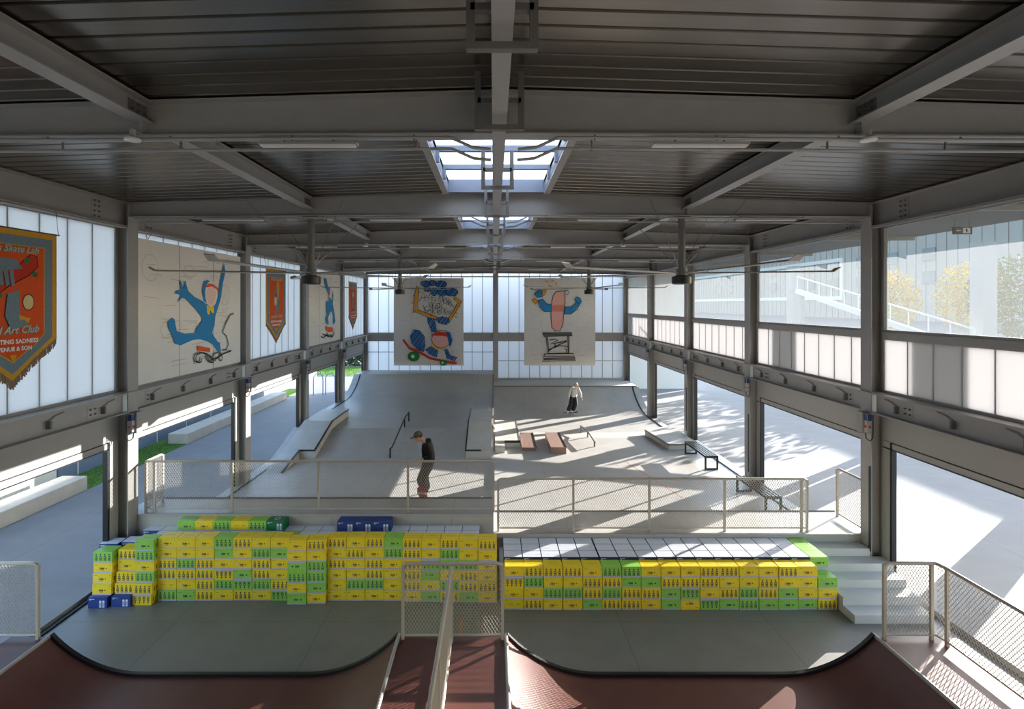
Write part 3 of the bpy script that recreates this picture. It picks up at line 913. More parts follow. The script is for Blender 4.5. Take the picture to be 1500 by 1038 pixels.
for row in range(3):
    for i in range(16):
        x = 0.385 + i * 0.379 + (0.012 if i > 4 else 0)
        y = 9.955 + BD / 2 + row * 0.273 + random.uniform(0, 0.004)
        carton('N', x, y, 0.667, 'white-topped navy carton, %s row behind lower carton wall, %s from the centre railing' % (ORD[row], ORD[i]), 'white-topped cartons behind the lower wall')
    carton('G', 6.462, 9.955 + BD / 2 + row * 0.273, 0.667, 'green logo carton at the stairs end of the %s row behind the lower wall' % ORD[row], 'green cartons beside the stairs')

# ------------------------------------------------------------------ mini ramp in the foreground
def ramp(x0, x1, label):
    y0, y1 = 2.0, 7.90
    H = 0.65
    L = 1.45
    left = list(reversed(transition(x0 + L, 0.012, x0, H, 14)))
    right = transition(x1 - L, 0.012, x1, H, 14)
    prof = left + right
    t = thing('skate_ramp', ((x0 + x1) / 2, y0, 0.0), label, 'ramp', 'mini ramps')
    b = MB()
    top = prof
    bot = [(p[0], max(0.001, p[1] - 0.03)) for p in reversed(prof)]
    vs = [(p[0], y0, p[1]) for p in top] + [(p[0], y1, p[1]) for p in top]
    n = len(top)
    b.add(vs, [(i, i + 1, n + i + 1, n + i) for i in range(n - 1)], RAMP)
    poly = [(x0, 0.001)] + top + [(x1, 0.001)]
    for yy in (y0, y1):
        nn = len(poly)
        tri = tessellate_polygon([[Vector((q[0], q[1], 0)) for q in poly]])
        b.add([(q[0], yy, q[1]) for q in poly], [tuple(f) for f in tri], RAMP)
    b.build('riding_surface', t, True)
    q = MB()
    for a, c in zip(prof[:-1], prof[1:]):
        q.bar((a[0], y1 + 0.03, a[1] + 0.012), (c[0], y1 + 0.03, c[1] + 0.012), 0.06, 0.075, BLACK)
    q.build('edge_strip', t)
    for x, s in ((x0, 1), (x1, -1)):
        q = MB(); q.tube([(x, y0, H + 0.005), (x, y1 + 0.05, H + 0.005)], 0.028, STEEL, 10)
        q.build('coping', t, True)
ramp(-7.0, -1.50, 'brown mini ramp in front of the taller carton wall')
ramp(0.20, 6.02, 'brown mini ramp in front of the lower carton wall')
def rdeck(x0, x1, label, m=RAMP):
    q = MB(); q.box(x0, x1, 2.0, 7.92, 0.0, 0.64, m)
    return tag(q.build('ramp_platform'), label, 'platform', 'decks of the mini ramps')
rdeck(-7.62, -7.03, 'brown ramp deck beside the shutter opening on the banner side')
rdeck(-1.47, 0.17, 'brown centre deck between the two mini ramps')
rdeck(6.05, 7.10, 'sunlit brown ramp deck with railing in front of the stairs')
q = MB(); q.box(7.12, 7.32, 2.0, 7.92, 0.0, 0.62, CONC_STEP); tag(q.build('kerb_stone'), 'white kerb along the outside of the sunlit ramp deck', 'kerb')

# ------------------------------------------------------------------ railings
def mesh_wires(q, o, du, dv, W, H, pitch=0.052, t=0.0055):
    """diamond mesh filling the rectangle o + du*[0,W] + dv*[0,H]."""
    o, du, dv = Vector(o), Vector(du), Vector(dv)
    k = 0.62
    nrm = du.cross(dv).normalized()
    span = W + H * k
    nlines = int(span / pitch)
    for sgn in (1, -1):
        for i in range(nlines + 1):
            c = i * pitch - (H * k if sgn > 0 else 0)
            pts = []
            h0, h1 = 0.0, H
            # u = c + sgn*k*h
            u0, u1 = c, c + sgn * k * H
            lo, hi = min(u0, u1), max(u0, u1)
            if hi <= 0 or lo >= W:
                continue
            def hu(u):
                return (u - c) / (sgn * k)
            ha, hb = 0.0, H
            if u0 < 0: ha = hu(0)
            if u0 > W: ha = hu(W)
            if u1 < 0: hb = hu(0)
            if u1 > W: hb = hu(W)
            if hb - ha < 0.01:
                continue
            a = o + du * (c + sgn * k * ha) + dv * ha
            b = o + du * (c + sgn * k * hb) + dv * hb
            q.bar(a, b, t, t, RAILM, up=nrm)

def railing(label, pts, z, h, posts, group, low=0.07, panels=None):
    """pts: plan polyline; posts: list of (segment, parameter)."""
    t = thing('guard_railing', (pts[0][0], pts[0][1], z), label, 'railing', group)
    pl = [Vector((p[0], p[1], 0)) for p in pts]
    q = MB()
    path = []
    for i, p in enumerate(pl):
        path.append(Vector((p.x, p.y, z + h)))
    # rounded drop at both ends
    def ends(path):
        a, b = path[0], path[-1]
        da = (path[1] - a).normalized(); db = (path[-2] - b).normalized()
        return [a + Vector((0, 0, -0.07)), a + da * 0.02 + Vector((0, 0, -0.02)), a + da * 0.07] + path[1:-1] + [b + db * 0.07, b + db * 0.02 + Vector((0, 0, -0.02)), b + Vector((0, 0, -0.07))]
    q.tube(ends(path), 0.026, RAILM, 10)
    q.build('top_rail', t, True)
    for (x, y) in posts:
        q = MB(); q.box(x - 0.022, x + 0.022, y - 0.022, y + 0.022, z, z + h - 0.02, RAILM); q.build('post', t)
    for a, b in zip(pl[:-1], pl[1:]):
        d = (b - a); L = d.length; d.normalize()
        q = MB(); q.tube([a + Vector((0, 0, z + low)), b + Vector((0, 0, z + low))], 0.016, RAILM, 8); q.build('bottom_rail', t, True)
        q = MB(); mesh_wires(q, a + Vector((0, 0, z + low)) + d * 0.02, d, (0, 0, 1), L - 0.04, h - low - 0.02)
        q.build('wire_mesh', t, weld=False)
    return t
railing('long beige mesh railing on the higher platform above the taller carton wall', [(-7.55, 11.45), (-7.55, 10.90), (0.0, 10.90)], 1.38, 1.10,
        [(-7.55, 11.45), (-7.55, 10.90), (-7.36, 10.90), (-5.68, 10.90), (-3.80, 10.90), (-1.86, 10.90), (-0.0, 10.90)], 'platform railings')
railing('long beige mesh railing on the lower platform above the pale-topped cartons', [(0.10, 10.95), (6.84, 10.95)], 0.94, 1.14,
        [(0.10, 10.95), (1.74, 10.95), (3.40, 10.95), (5.04, 10.95), (6.72, 10.95), (6.84, 10.95)], 'platform railings')
railing('short mesh railing beside the steel column at the top of the stairs', [(8.03, 11.72), (8.03, 10.86)], 0.94, 1.12, [(8.03, 11.72), (8.03, 10.86)], 'platform railings')
railing('mesh railing across the end of the centre ramp deck', [(-1.42, 7.86), (0.14, 7.86)], 0.64, 1.19, [(-1.42, 7.86), (0.14, 7.86)], 'ramp railings')
railing('mesh railing running along the middle of the centre ramp deck', [(-0.65, 7.80), (-0.65, 2.2)], 0.64, 1.18,
        [(-0.65, 7.80), (-0.65, 5.9), (-0.65, 4.0), (-0.65, 2.2)], 'ramp railings')
railing('mesh railing at the end of the ramp deck beside the open shutter', [(-7.98, 7.86), (-7.14, 7.86)], 0.64, 1.19, [(-7.98, 7.86), (-7.14, 7.86)], 'ramp railings')
railing('mesh railing around the sunlit ramp deck in front of the stairs', [(6.12, 7.86), (6.92, 7.86), (6.96, 7.70), (6.96, 2.2)], 0.64, 1.19,
        [(6.12, 7.86), (6.86, 7.86), (6.96, 7.70), (6.96, 5.8), (6.96, 3.9), (6.96, 2.2)], 'ramp railings')

# ------------------------------------------------------------------ skate obstacles
def hubba(x0, x1, label, kick=None):
    t = thing('skate_ledge', (x0, 18.0, 0.35), label, 'ledge', 'ledges running up the bank')
    q = MB(); q.prism([(18.0, 0.30), (18.0, 0.66), (20.0, 1.26), (22.2, 1.26), (22.2, 0.9), (20.0, 0.9)], 'x', x0, x1, CONC_LEDGE)
    q.build('ledge_body', t)
    q = MB()
    xe = x1 if kick else x0
    for a, b in (((18.0, 0.655), (20.0, 1.255)), ((20.0, 1.255), (22.2, 1.255))):
        q.bar((xe, a[0], a[1]), (xe, b[0], b[1]), 0.05, 0.05, BLACK)
    q.bar((kick or x0, 18.0, 0.655), (x1 if kick else x0 + 0.55, 18.0, 0.655), 0.05, 0.05, BLACK)
    q.build('steel_edge', t)
    if kick:
        q = MB(); q.prism([(16.5, 0.352), (18.0, 0.66), (18.0, 0.352)], 'x', x0, kick, CONC_LEDGE)
        q.bar((kick, 16.5, 0.36), (kick, 18.0, 0.66), 0.05, 0.05, BLACK)
        q.build('kicker', t)
hubba(-7.55, -6.42, 'concrete ledge with black edge running up the bank along the banner wall', kick=-6.97)
hubba(-1.0, -0.08, 'concrete ledge with black edge running up the bank beside the centre line')
def flatrail(pts, posts, zf, label, m):
    t = thing('grind_rail', (pts[0][0], pts[0][1], zf(pts[0][1])), label, 'grind rail', 'grind rails')
    q = MB(); q.tube(pts, 0.03, m, 8); q.build('rail_bar', t, True)
    for (x, y, z) in posts:
        q = MB(); q.box(x - 0.025, x + 0.025, y - 0.025, y + 0.025, zf(y) - 0.002, z, m); q.build('post', t)
zL = lambda y: 0.35 if y < 18 else (0.35 + (y - 18) * 0.3 if y < 20 else 0.95)
zR = lambda y: 0.42 if y < 20.6 else (0.42 - (y - 20.6) * 0.25 / 1.8 if y < 22.4 else 0.17)
flatrail([(-3.72, 18.0, 0.70), (-3.68, 18.2, 0.72), (-3.58, 20.3, 1.33), (-3.58, 21.2, 1.34), (-3.58, 21.25, 1.28)],
         [(-3.72, 18.05, 0.70), (-3.58, 20.2, 1.30), (-3.58, 21.2, 1.32)], zL, 'black grind rail running up the bank behind the black-hooded skater', BLACK)
flatrail([(3.88, 19.2, 0.62), (3.88, 20.7, 0.66), (3.86, 22.3, 0.50)], [(3.88, 19.3, 0.62), (3.88, 20.7, 0.64), (3.86, 22.2, 0.50)], zR,
         'low dark grind rail beside the brown boxes', STEEL_DARK)
q = MB(); q.box(0.06, 1.0, 19.2, 22.6, 0.10, 0.68, CONC_LEDGE); q.box(0.06, 0.42, 18.5, 19.2, 0.42, 0.62, CONC_LEDGE); q.box(0.42, 1.02, 19.17, 19.21, 0.60, 0.69, BLACK); q.bar((1.0, 19.2, 0.67), (1.0, 22.6, 0.67), 0.04, 0.04, STEEL_DARK)
tag(q.build('manual_pad'), 'pale concrete manual pad against the centre line', 'pad')
def plybox(x0, x1, y0, y1, h, label, tilt=0.0):
    t = thing('plywood_box', ((x0 + x1) / 2, y0, 0.42), label, 'skate box', 'brown plywood skate boxes')
    q = MB(); q.prism([(y0, 0.421), (y0, 0.42 + h), (y1, 0.42 + h + tilt), (y1, 0.421)], 'x', x0, x1, WOODP); q.build('box_body', t)
    q = MB(); q.bar((x1, y0, 0.42 + h), (x1, y1, 0.42 + h + tilt), 0.03, 0.03, BLACK); q.bar((x0, y0, 0.42 + h), (x1, y0, 0.42 + h), 0.03, 0.02, WOODP); q.build('steel_edge', t)
plybox(1.06, 1.60, 18.75, 20.55, 0.12, 'low brown plywood box beside the pale manual pad', 0.10)
plybox(2.10, 2.66, 18.35, 20.5, 0.24, 'taller brown plywood box between the pad and the grind rail')
q = MB(); q.prism([(6.37, 21.1), (6.6, 21.6), (7.75, 21.6), (7.75, 18.9), (6.6, 18.9)], 'z', 0.12, 0.62, CONC_LEDGE)
q.bar((6.37, 21.1, 0.61), (6.6, 18.9, 0.61), 0.05, 0.05, STEEL_DARK); q.bar((6.6, 18.9, 0.61), (7.75, 18.9, 0.61), 0.05, 0.05, STEEL_DARK)
tag(q.build('corner_ledge'), 'low angled concrete ledge behind the slatted benches', 'ledge')

# --- slatted benches
def bench(x, y0, y1, label):
    t = thing('slatted_bench', (x, y0, 0.42), label, 'bench', 'black slatted benches')
    for i in range(5):
        q = MB(); xx = x - 0.19 + 0.095 * i
        q.box(xx - 0.03, xx + 0.03, y0, y1, 0.85, 0.88, BLACK); q.build('slat', t)
    for yy in (y0 + 0.03, y1 - 0.03):
        q = MB()
        q.box(x - 0.22, x + 0.22, yy - 0.025, yy + 0.025, 0.80, 0.85, BLACK); q.box(x - 0.22, x - 0.17, yy - 0.025, yy + 0.025, 0.47, 0.80, BLACK)
        q.box(x + 0.17, x + 0.22, yy - 0.025, yy + 0.025, 0.47, 0.80, BLACK); q.box(x - 0.22, x + 0.22, yy - 0.025, yy + 0.025, 0.421, 0.47, BLACK)
        q.build('leg_frame', t)
    q = MB()
    for xx in (x - 0.2, x + 0.2):
        q.box(xx - 0.02, xx + 0.02, y0 + 0.06, y1 - 0.06, 0.81, 0.85, BLACK)
    q.build('side_rail', t)
bench(7.22, 16.6, 18.4, 'black slatted bench farther along the glazed wall, by the angled ledge')
bench(7.32, 13.1, 14.7, 'black slatted bench nearer the lower platform railing')

# ------------------------------------------------------------------ paintings and banners
def back(px, py, d=30.2):
    return ((px - CX) * d / FPX, EYE - (py - CY) * d / FPX)
def left(px, py, X=7.76):
    d = X * FPX / (CX - px)
    return (d, EYE - (py - CY) * d / FPX)

class Art:
    """flat marks of a painted board: (u,v) on the board -> a thin raised layer of paint."""
    def __init__(self, mb, place):
        self.q = mb; self.place = place; self.k = 0
    def lift(self):
        self.k += 1
        return 0.002 + 0.0004 * self.k
    def poly(self, pts, m):
        h = self.lift()
        tri = tessellate_polygon([[Vector((p[0], p[1], 0)) for p in pts]])
        self.q.add([self.place(p[0], p[1], h) for p in pts], [tuple(t) for t in tri], m)
    def line(self, pts, w, m, closed=False):
        h = self.lift()
        if closed:
            pts = list(pts) + [pts[0]]
        P = [Vector((p[0], p[1])) for p in pts]
        L, R = [], []
        for i, p in enumerate(P):
            d = P[min(i + 1, len(P) - 1)] - P[max(i - 1, 0)]
            if d.length < 1e-9:
                d = Vector((1, 0))
            d.normalize()
            n = Vector((-d.y, d.x)) * w / 2
            L.append(p + n); R.append(p - n)
        vs = [self.place(p.x, p.y, h) for p in L] + [self.place(p.x, p.y, h) for p in R]
        n = len(P)
        self.q.add(vs, [(i, i + 1, n + i + 1, n + i) for i in range(n - 1)], m)
    def ellipse(self, c, r, m, n=20, ang=0):
        ca, sa = math.cos(ang), math.sin(ang)
        pts = []
        for i in range(n):
            a = 2 * math.pi * i / n
            x, y = r[0] * math.cos(a), r[1] * math.sin(a)
            pts.append((c[0] + x * ca - y * sa, c[1] + x * sa + y * ca))
        if m:
            self.poly(pts, m)
        return pts
    def hatch(self, pts, m, w, step, slope=1.3):
        """crayon scribble inside a polygon: zigzag strokes."""
        xs = [p[0] for p in pts]; ys = [p[1] for p in pts]
        n = len(pts)
        c0 = min(ys) - slope * max(xs); c1 = max(ys) - slope * min(xs)
        c = c0 + step / 2
        while c < c1:
            cc = c + random.uniform(-0.2, 0.2) * step
            hits = []
            for i in range(n):
                (xa, ya), (xb, yb) = pts[i], pts[(i + 1) % n]
                fa, fb = ya - slope * xa - cc, yb - slope * xb - cc
                if (fa > 0) != (fb > 0):
                    t = fa / (fa - fb)
                    hits.append(xa + (xb - xa) * t)
            hits.sort()
            for a, b in zip(hits[::2], hits[1::2]):
                self.line([(a, slope * a + cc), ((a + b) / 2, slope * (a + b) / 2 + cc + random.uniform(-.2, .2) * w), (b, slope * b + cc)], w, m)
            c += step
    def text(self, s, o, size, m, ux=(1, 0), shear=0.0, bold=0.0, align='LEFT'):
        cu = bpy.data.curves.new('t', 'FONT'); cu.body = s; cu.size = size; cu.shear = shear; cu.offset = bold; cu.align_x = align
        cu.resolution_u = 2
        ob = bpy.data.objects.new('t', cu); COL.objects.link(ob)
        dg = bpy.context.evaluated_depsgraph_get()
        me = bpy.data.meshes.new_from_object(ob.evaluated_get(dg))
        h = self.lift()
        u = Vector((ux[0], ux[1])).normalized(); v = Vector((-u.y, u.x))
        vs = [self.place(o[0] + u.x * p.co.x + v.x * p.co.y, o[1] + u.y * p.co.x + v.y * p.co.y, h) for p in me.vertices]
        self.q.add(vs, [tuple(f.vertices) for f in me.polygons], m)
        bpy.data.objects.remove(ob); bpy.data.curves.remove(cu); bpy.data.meshes.remove(me)

# --- back wall boards
def back_board(x0, x1, label):
    q = MB()
    (a, zt), (b, zb_) = back(x0, 407), back(x1, 535)
    q.box(a, b, 30.18, 30.24, zb_, zt, PAPER)
    A = Art(q, lambda u, v, h: (u, 30.18 - h, v))
    for i in range(1, 4):
        x = a + (b - a) * i / 4
        A.line([(x, zb_), (x, zt)], 0.012, PENCIL)
    for i in range(60):
        x, z_ = random.uniform(a + 0.2, b - 0.6), random.uniform(zb_ + 0.2, zt - 0.3)
        A.line([(x, z_), (x + random.uniform(.1, .4), z_ + random.uniform(-.06, .06))], 0.012, PENCIL)
    for (x, z_) in ((a + 0.1, zt), (b - 0.1, zt)):
        q.tube([(x, 30.21, zt), (x, 30.3, 7.9)], 0.01, STEEL_DARK, 5)
    return q, A
def bp(pts):
    return [back(570 + x / 7.16, 400 + y / 7.16) for x, y in pts]
q, A = back_board(577, 679, '')
# crayon cloud, gold frame, lettering
for c, r in (((385, 110), (52, 32)), ((455, 105), (45, 30)), ((545, 115), (60, 36)), ((475, 195), (42, 40)), ((560, 190), (50, 52)), ((655, 200), (70, 42)), ((400, 165), (35, 30))):
    e = bp([(c[0] + r[0] * math.cos(a * math.pi / 9), c[1] + r[1] * math.sin(a * math.pi / 9)) for a in range(18)])
    A.hatch(e, CRAYON, 0.06, 0.12); A.line(e, 0.028, PBLACK, True)
fr_ = bp([(300, 130), (275, 250), (262, 395), (430, 455), (620, 505), (690, 400), (760, 295), (680, 250)])
A.line(bp([(298, 140), (285, 260), (278, 390), (440, 445), (520, 475)]), 0.17, PGOLD); A.line(bp([(630, 495), (690, 395), (745, 300), (680, 258)]), 0.17, PGOLD)
for p in ((250, 232, 300, 240), (228, 315, 300, 305), (245, 420, 290, 395), (720, 355, 748, 345), (695, 410, 725, 425), (680, 445, 710, 465), (320, 190, 345, 205)):
    A.line(bp([(p[0], p[1]), (p[2], p[3])]), 0.06, PGOLD)
A.line(bp([(290, 125), (265, 250), (255, 400), (420, 465), (500, 490)]), 0.03, PBLACK); A.line(bp([(318, 150), (305, 260), (300, 380), (430, 430), (500, 460)]), 0.03, PBLACK)
A.line(bp([(640, 500), (700, 405), (765, 293), (680, 240)]), 0.03, PBLACK); A.line(bp([(620, 480), (680, 390), (725, 305), (670, 262)]), 0.03, PBLACK)
def stroke_word(A, glyphs, mapper, w):
    for g_ in glyphs:
        A.line(mapper(g_), w, PBLACK)
stroke_word(A, [
    [(318, 292), (368, 195), (380, 292)], [(335, 262), (395, 250)],                                  # A
    [(395, 228), (408, 275), (432, 215)],                                                            # V
    [(478, 235), (445, 240), (440, 285), (480, 278)], [(442, 260), (470, 255)],                      # E
    [(485, 300), (490, 245), (520, 295), (527, 235)],                                                # N
    [(535, 245), (538, 300), (562, 295), (560, 240)],                                                # U
    [(598, 262), (570, 265), (572, 318), (600, 312)], [(572, 290), (594, 285)],                      # E
    [(635, 330), (600, 275), (625, 265), (628, 290), (600, 320), (620, 335), (640, 300)],            # &
    [(655, 285), (635, 300), (660, 325), (640, 350)],                                                # S
    [(668, 330), (676, 350), (668, 352), (668, 330)],
    [(440, 305), (418, 320), (436, 340), (415, 355)],                                                # S
    [(452, 300), (455, 365)], [(480, 308), (455, 335), (480, 365)],                                  # K
    [(485, 365), (505, 310), (515, 365)], [(492, 345), (512, 343)],                                  # A
    [(505, 318), (548, 312)], [(528, 315), (530, 372)],                                              # T
    [(570, 330), (545, 335), (548, 378), (575, 372)], [(548, 355), (566, 352)],                      # E
    [(360, 335), (385, 410)], [(400, 345), (365, 375), (410, 400)],                                  # K
    [(400, 415), (440, 345), (440, 450)], [(412, 392), (440, 388)],                                  # A
    [(460, 430), (455, 365), (485, 375), (460, 395), (485, 420)],                                    # R
    [(485, 370), (530, 360)], [(508, 366), (512, 425)],                                              # T
    [(528, 385), (512, 405), (530, 432), (552, 405), (540, 385), (528, 398), (528, 385)],            # o
    [(575, 430), (580, 365), (605, 375), (582, 395), (605, 435)],                                    # R
    [(630, 425), (612, 405), (618, 390), (632, 400), (645, 390), (650, 405), (630, 425)]], bp, 0.034)   # heart
# blue crayon shapes and a red board with green wheels
for pts in ([(500, 470), (560, 455), (620, 470), (640, 510), (600, 540), (520, 520), (495, 490)], [(405, 470), (480, 480), (490, 560), (500, 610), (450, 615), (430, 560), (410, 520)],
            [(225, 660), (260, 590), (320, 600), (370, 660), (380, 760), (365, 820), (300, 800), (240, 730)], [(385, 800), (440, 765), (520, 800), (500, 880), (430, 850)],
            [(580, 800), (610, 790), (640, 860), (710, 880), (690, 920), (610, 890)]):
    e = bp(pts); A.hatch(e, CRAYON, 0.075, 0.15); A.line(e, 0.026, PBLACK, True)
e = bp([(550 + 100 * math.cos(a * math.pi / 10), 690 + 92 * math.sin(a * math.pi / 10)) for a in range(20)])
A.poly(e, PPINK)
A.hatch(bp([(440, 650), (520, 610), (620, 625), (650, 670), (560, 655)]), PRED, 0.06, 0.07); A.line(e, 0.028, PBLACK, True)
A.hatch(bp([(600, 610), (640, 620), (665, 700), (640, 780), (620, 700)]), CRAYON, 0.05, 0.07)
A.line(bp([(440, 745), (480, 775), (520, 800), (570, 795)]), 0.10, PYEL)
A.line(bp([(152, 695), (215, 780), (310, 815), (430, 885), (560, 915), (710, 940)]), 0.13, PRED); A.line(bp([(150, 690), (210, 790), (310, 830), (430, 898), (560, 925), (680, 950)]), 0.024, PBLACK)
for c, r in (((260, 870), 58), ((570, 935), 36)):
    e = bp([(c[0] + r * math.cos(a * math.pi / 9), c[1] + r * 0.85 * math.sin(a * math.pi / 9)) for a in range(18)])
    A.poly(e, PGREEN); A.line(e, 0.028, PBLACK, True)
    A.ellipse(back(570 + (c[0] - 8) / 7.16, 400 + c[1] / 7.16), (r * 0.0018, r * 0.0018), BOARD, 10)
tag(q.build('crayon_drawing', weld=False), 'tall board on the back wall with crayon lettering, gold frame and red skateboard', 'artwork', 'drawings on the back wall')

def bq(pts):
    return [back(760 + x / 7.16, 400 + y / 7.16) for x, y in pts]
q, A = back_board(768, 872, '')
col_ = [(395, 190), (480, 185), (485, 300), (468, 430), (462, 540), (430, 600), (385, 605), (345, 570), (335, 430), (345, 300), (360, 230)]
A.poly(bq(col_), PPINK); A.hatch(bq([(345, 340), (475, 330), (470, 405), (350, 400)]), mat('crayon_coral', (232, 140, 124), 0.8), 0.06, 0.075)
for i in range(4):
    for j in range(4):
        x, y = 360 + i * 26, 490 + j * 22
        A.line(bq([(x, y), (x + 10, y + 6)]), 0.03, mat('crayon_coral', (232, 140, 124), 0.8))
A.line(bq(col_), 0.034, PBLACK, True); A.line(bq([(480, 190), (510, 180), (525, 205), (505, 230), (485, 215)]), 0.03, PBLACK)
for arm in ([(200, 290), (250, 270), (290, 320), (345, 330), (340, 405), (270, 405), (215, 350)], [(480, 350), (540, 355), (590, 320), (620, 270), (650, 300), (610, 380), (540, 430), (475, 430)],
            [(165, 220), (210, 170), (255, 190), (245, 250), (190, 255)], [(585, 280), (600, 250), (640, 260), (655, 300), (620, 320)]):
    A.hatch(bq(arm), PBLUE, 0.07, 0.11); A.line(bq(arm), 0.03, PBLACK, True)
for g_ in ([(135, 280), (165, 265), (205, 300), (175, 325)], [(240, 190), (290, 170), (285, 195), (262, 235), (245, 225)]):
    A.poly(bq(g_), PGOLD); A.line(bq(g_), 0.028, PBLACK, True)
for p in ((280, 75, 285, 100), (303, 78, 305, 100), (340, 90, 370, 75), (380, 98, 400, 102), (385, 122, 400, 125), (300, 128, 345, 140)):
    A.line(bq([(p[0], p[1]), (p[2], p[3])]), 0.06, PGOLD)
ped = [[(250, 625), (555, 622), (560, 655), (262, 660), (250, 625)], [(285, 660), (300, 840), (525, 835), (525, 655)], [(270, 845), (570, 840), (595, 915), (245, 922), (270, 845)],
       [(300, 670), (312, 830)], [(512, 660), (516, 830)], [(265, 870), (580, 868)], [(255, 635), (550, 632)], [(262, 648), (556, 645)], [(262, 890), (585, 885)], [(258, 905), (590, 900)]]
for s_ in ped:
    A.line(bq(s_), 0.05, PBLACK)
    A.line(bq([(x + random.uniform(-6, 6), y + random.uniform(-6, 6)) for x, y in s_]), 0.03, PGREY)
for s_ in ([(320, 700), (380, 690), (410, 700), (330, 740), (430, 725), (500, 705)], [(310, 815), (370, 770), (500, 715)], [(310, 800), (420, 760), (510, 765), (470, 790), (500, 800), (497, 830)], [(370, 735), (385, 765)]):
    A.line(bq(s_), 0.05, PBLACK)
tag(q.build('crayon_drawing', weld=False), 'tall board on the back wall drawn with a pink column on a black sketched pedestal', 'artwork', 'drawings on the back wall')

# --- boards on the banner wall: lay the panel where it hangs, trace the marks on its plane
def wall_board(k, px0, px1, name, label):
    q = MB()
    y0, y1 = COLS[k] + 0.40, COLS[k + 1] - 0.12
    zb_, zt = 4.12, 7.34
    q.box(-7.84, -7.76, y0, y1, zb_, zt, BOARD)
    A = Art(q, lambda u, v, h: (-7.76 + h, u, v))
    for i in (1, 2):
        yy = y0 + (y1 - y0) * i / 3
        A.line([(yy, zb_), (yy, zt)], 0.016, PGREY)
    rnd = random.Random(k)
    for i in range(46):
        yy, zz = rnd.uniform(y0 + 0.15, y1 - 0.9), rnd.uniform(zb_ + 0.2, zt - 0.2)
        A.line([(yy, zz), (yy + rnd.uniform(.15, .7), zz + rnd.uniform(-.03, .03))], 0.010, PENCIL)
    for i in range(9):
        yy, zz = rnd.uniform(y0 + 0.4, y1 - 0.6), rnd.uniform(zb_ + 0.5, zt - 0.5)
        A.line(A.ellipse((yy, zz), (rnd.uniform(.1, .3), rnd.uniform(.1, .3)), None), 0.010, PENCIL, True)
    return q, A, (y0, y1, zb_, zt), label
def lz(pts, sx=5.19, ox=240, oy=340):
    return [left(ox + x / sx, oy + y / sx) for x, y in pts]
q, A, ext, lab = wall_board(3, 0, 0, '', 'cream panel on the banner wall painted with a blue running figure above a scribbled rope')
A.poly(lz([(300, 375), (325, 362), (370, 385), (405, 430), (395, 500), (345, 560), (300, 520), (285, 440)]), PBLUE)
A.poly(lz([(310, 545), (375, 545), (410, 480), (425, 350), (452, 235), (462, 300), (440, 400), (430, 490), (410, 560), (385, 640), (380, 700), (360, 765), (400, 830), (420, 840), (428, 920), (408, 915), (375, 855),
            (330, 830), (265, 812), (210, 820), (120, 860), (75, 845), (55, 780), (25, 720), (25, 680), (55, 648), (75, 665), (90, 750), (150, 770), (235, 765), (240, 730), (280, 680), (285, 650), (240, 590), (160, 505), (130, 500),
            (95, 535), (125, 480), (80, 465), (85, 445), (125, 435), (112, 380), (120, 365), (142, 435), (155, 365), (178, 445), (225, 490), (300, 530)]), PBLUE)
A.ellipse(lz([(355, 468)])[0], (0.30, 0.36), BOARD, 24)
A.ellipse(lz([(352, 475)])[0], (0.22, 0.30), mat('paint_blush', (246, 214, 200), 0.7), 20)
A.poly(lz([(308, 415), (330, 390), (370, 395), (412, 430), (408, 445), (360, 412), (318, 418)]), PORANGE)
A.poly(lz([(318, 550), (345, 570), (370, 555), (375, 610), (360, 615), (348, 590), (335, 630), (322, 615)]), PYEL)
A.poly(lz([(248, 862), (345, 880), (345, 910), (250, 900)]), PORANGE)
A.poly(lz([(258, 905), (268, 908), (268, 926), (258, 924)]), PGREEN); A.poly(lz([(312, 920), (328, 922), (328, 944), (312, 942)]), PGREEN)
rope = [(525, 618), (500, 625), (465, 690), (440, 760), (470, 790), (485, 850), (470, 890), (435, 895)]
A.line(lz(rope), 0.045, PGREY)
loop1 = [(175 + 45 * (1 + math.cos(t * 0.7)) + 10 * t, 950 + 38 * math.sin(t * 0.75)) for t in range(0, 14)]
A.line(lz(loop1), 0.04, PGREY); A.line(lz([(x + 15, y + 4) for x, y in loop1]), 0.03, PBLACK)
loop2 = [(340 + 25 * (1 + math.cos(t * 0.8)) + 6 * t, 945 + 32 * math.sin(t * 0.8)) for t in range(0, 14)]
A.line(lz(loop2), 0.04, PGREY); A.line(lz([(350, 970), (400, 955), (440, 925), (505, 900)]), 0.04, PBLACK)
q.tube([(-7.79, ext[0] + 0.4, ext[3]), (-7.68, ext[0] + 0.4, 7.51)], 0.006, STEEL_DARK, 5); q.tube([(-7.79, ext[1] - 0.4, ext[3]), (-7.68, ext[1] - 0.4, 7.51)], 0.006, STEEL_DARK, 5)
tag(q.build('painted_panel', weld=False), lab, 'artwork', 'painted panels on the banner wall')

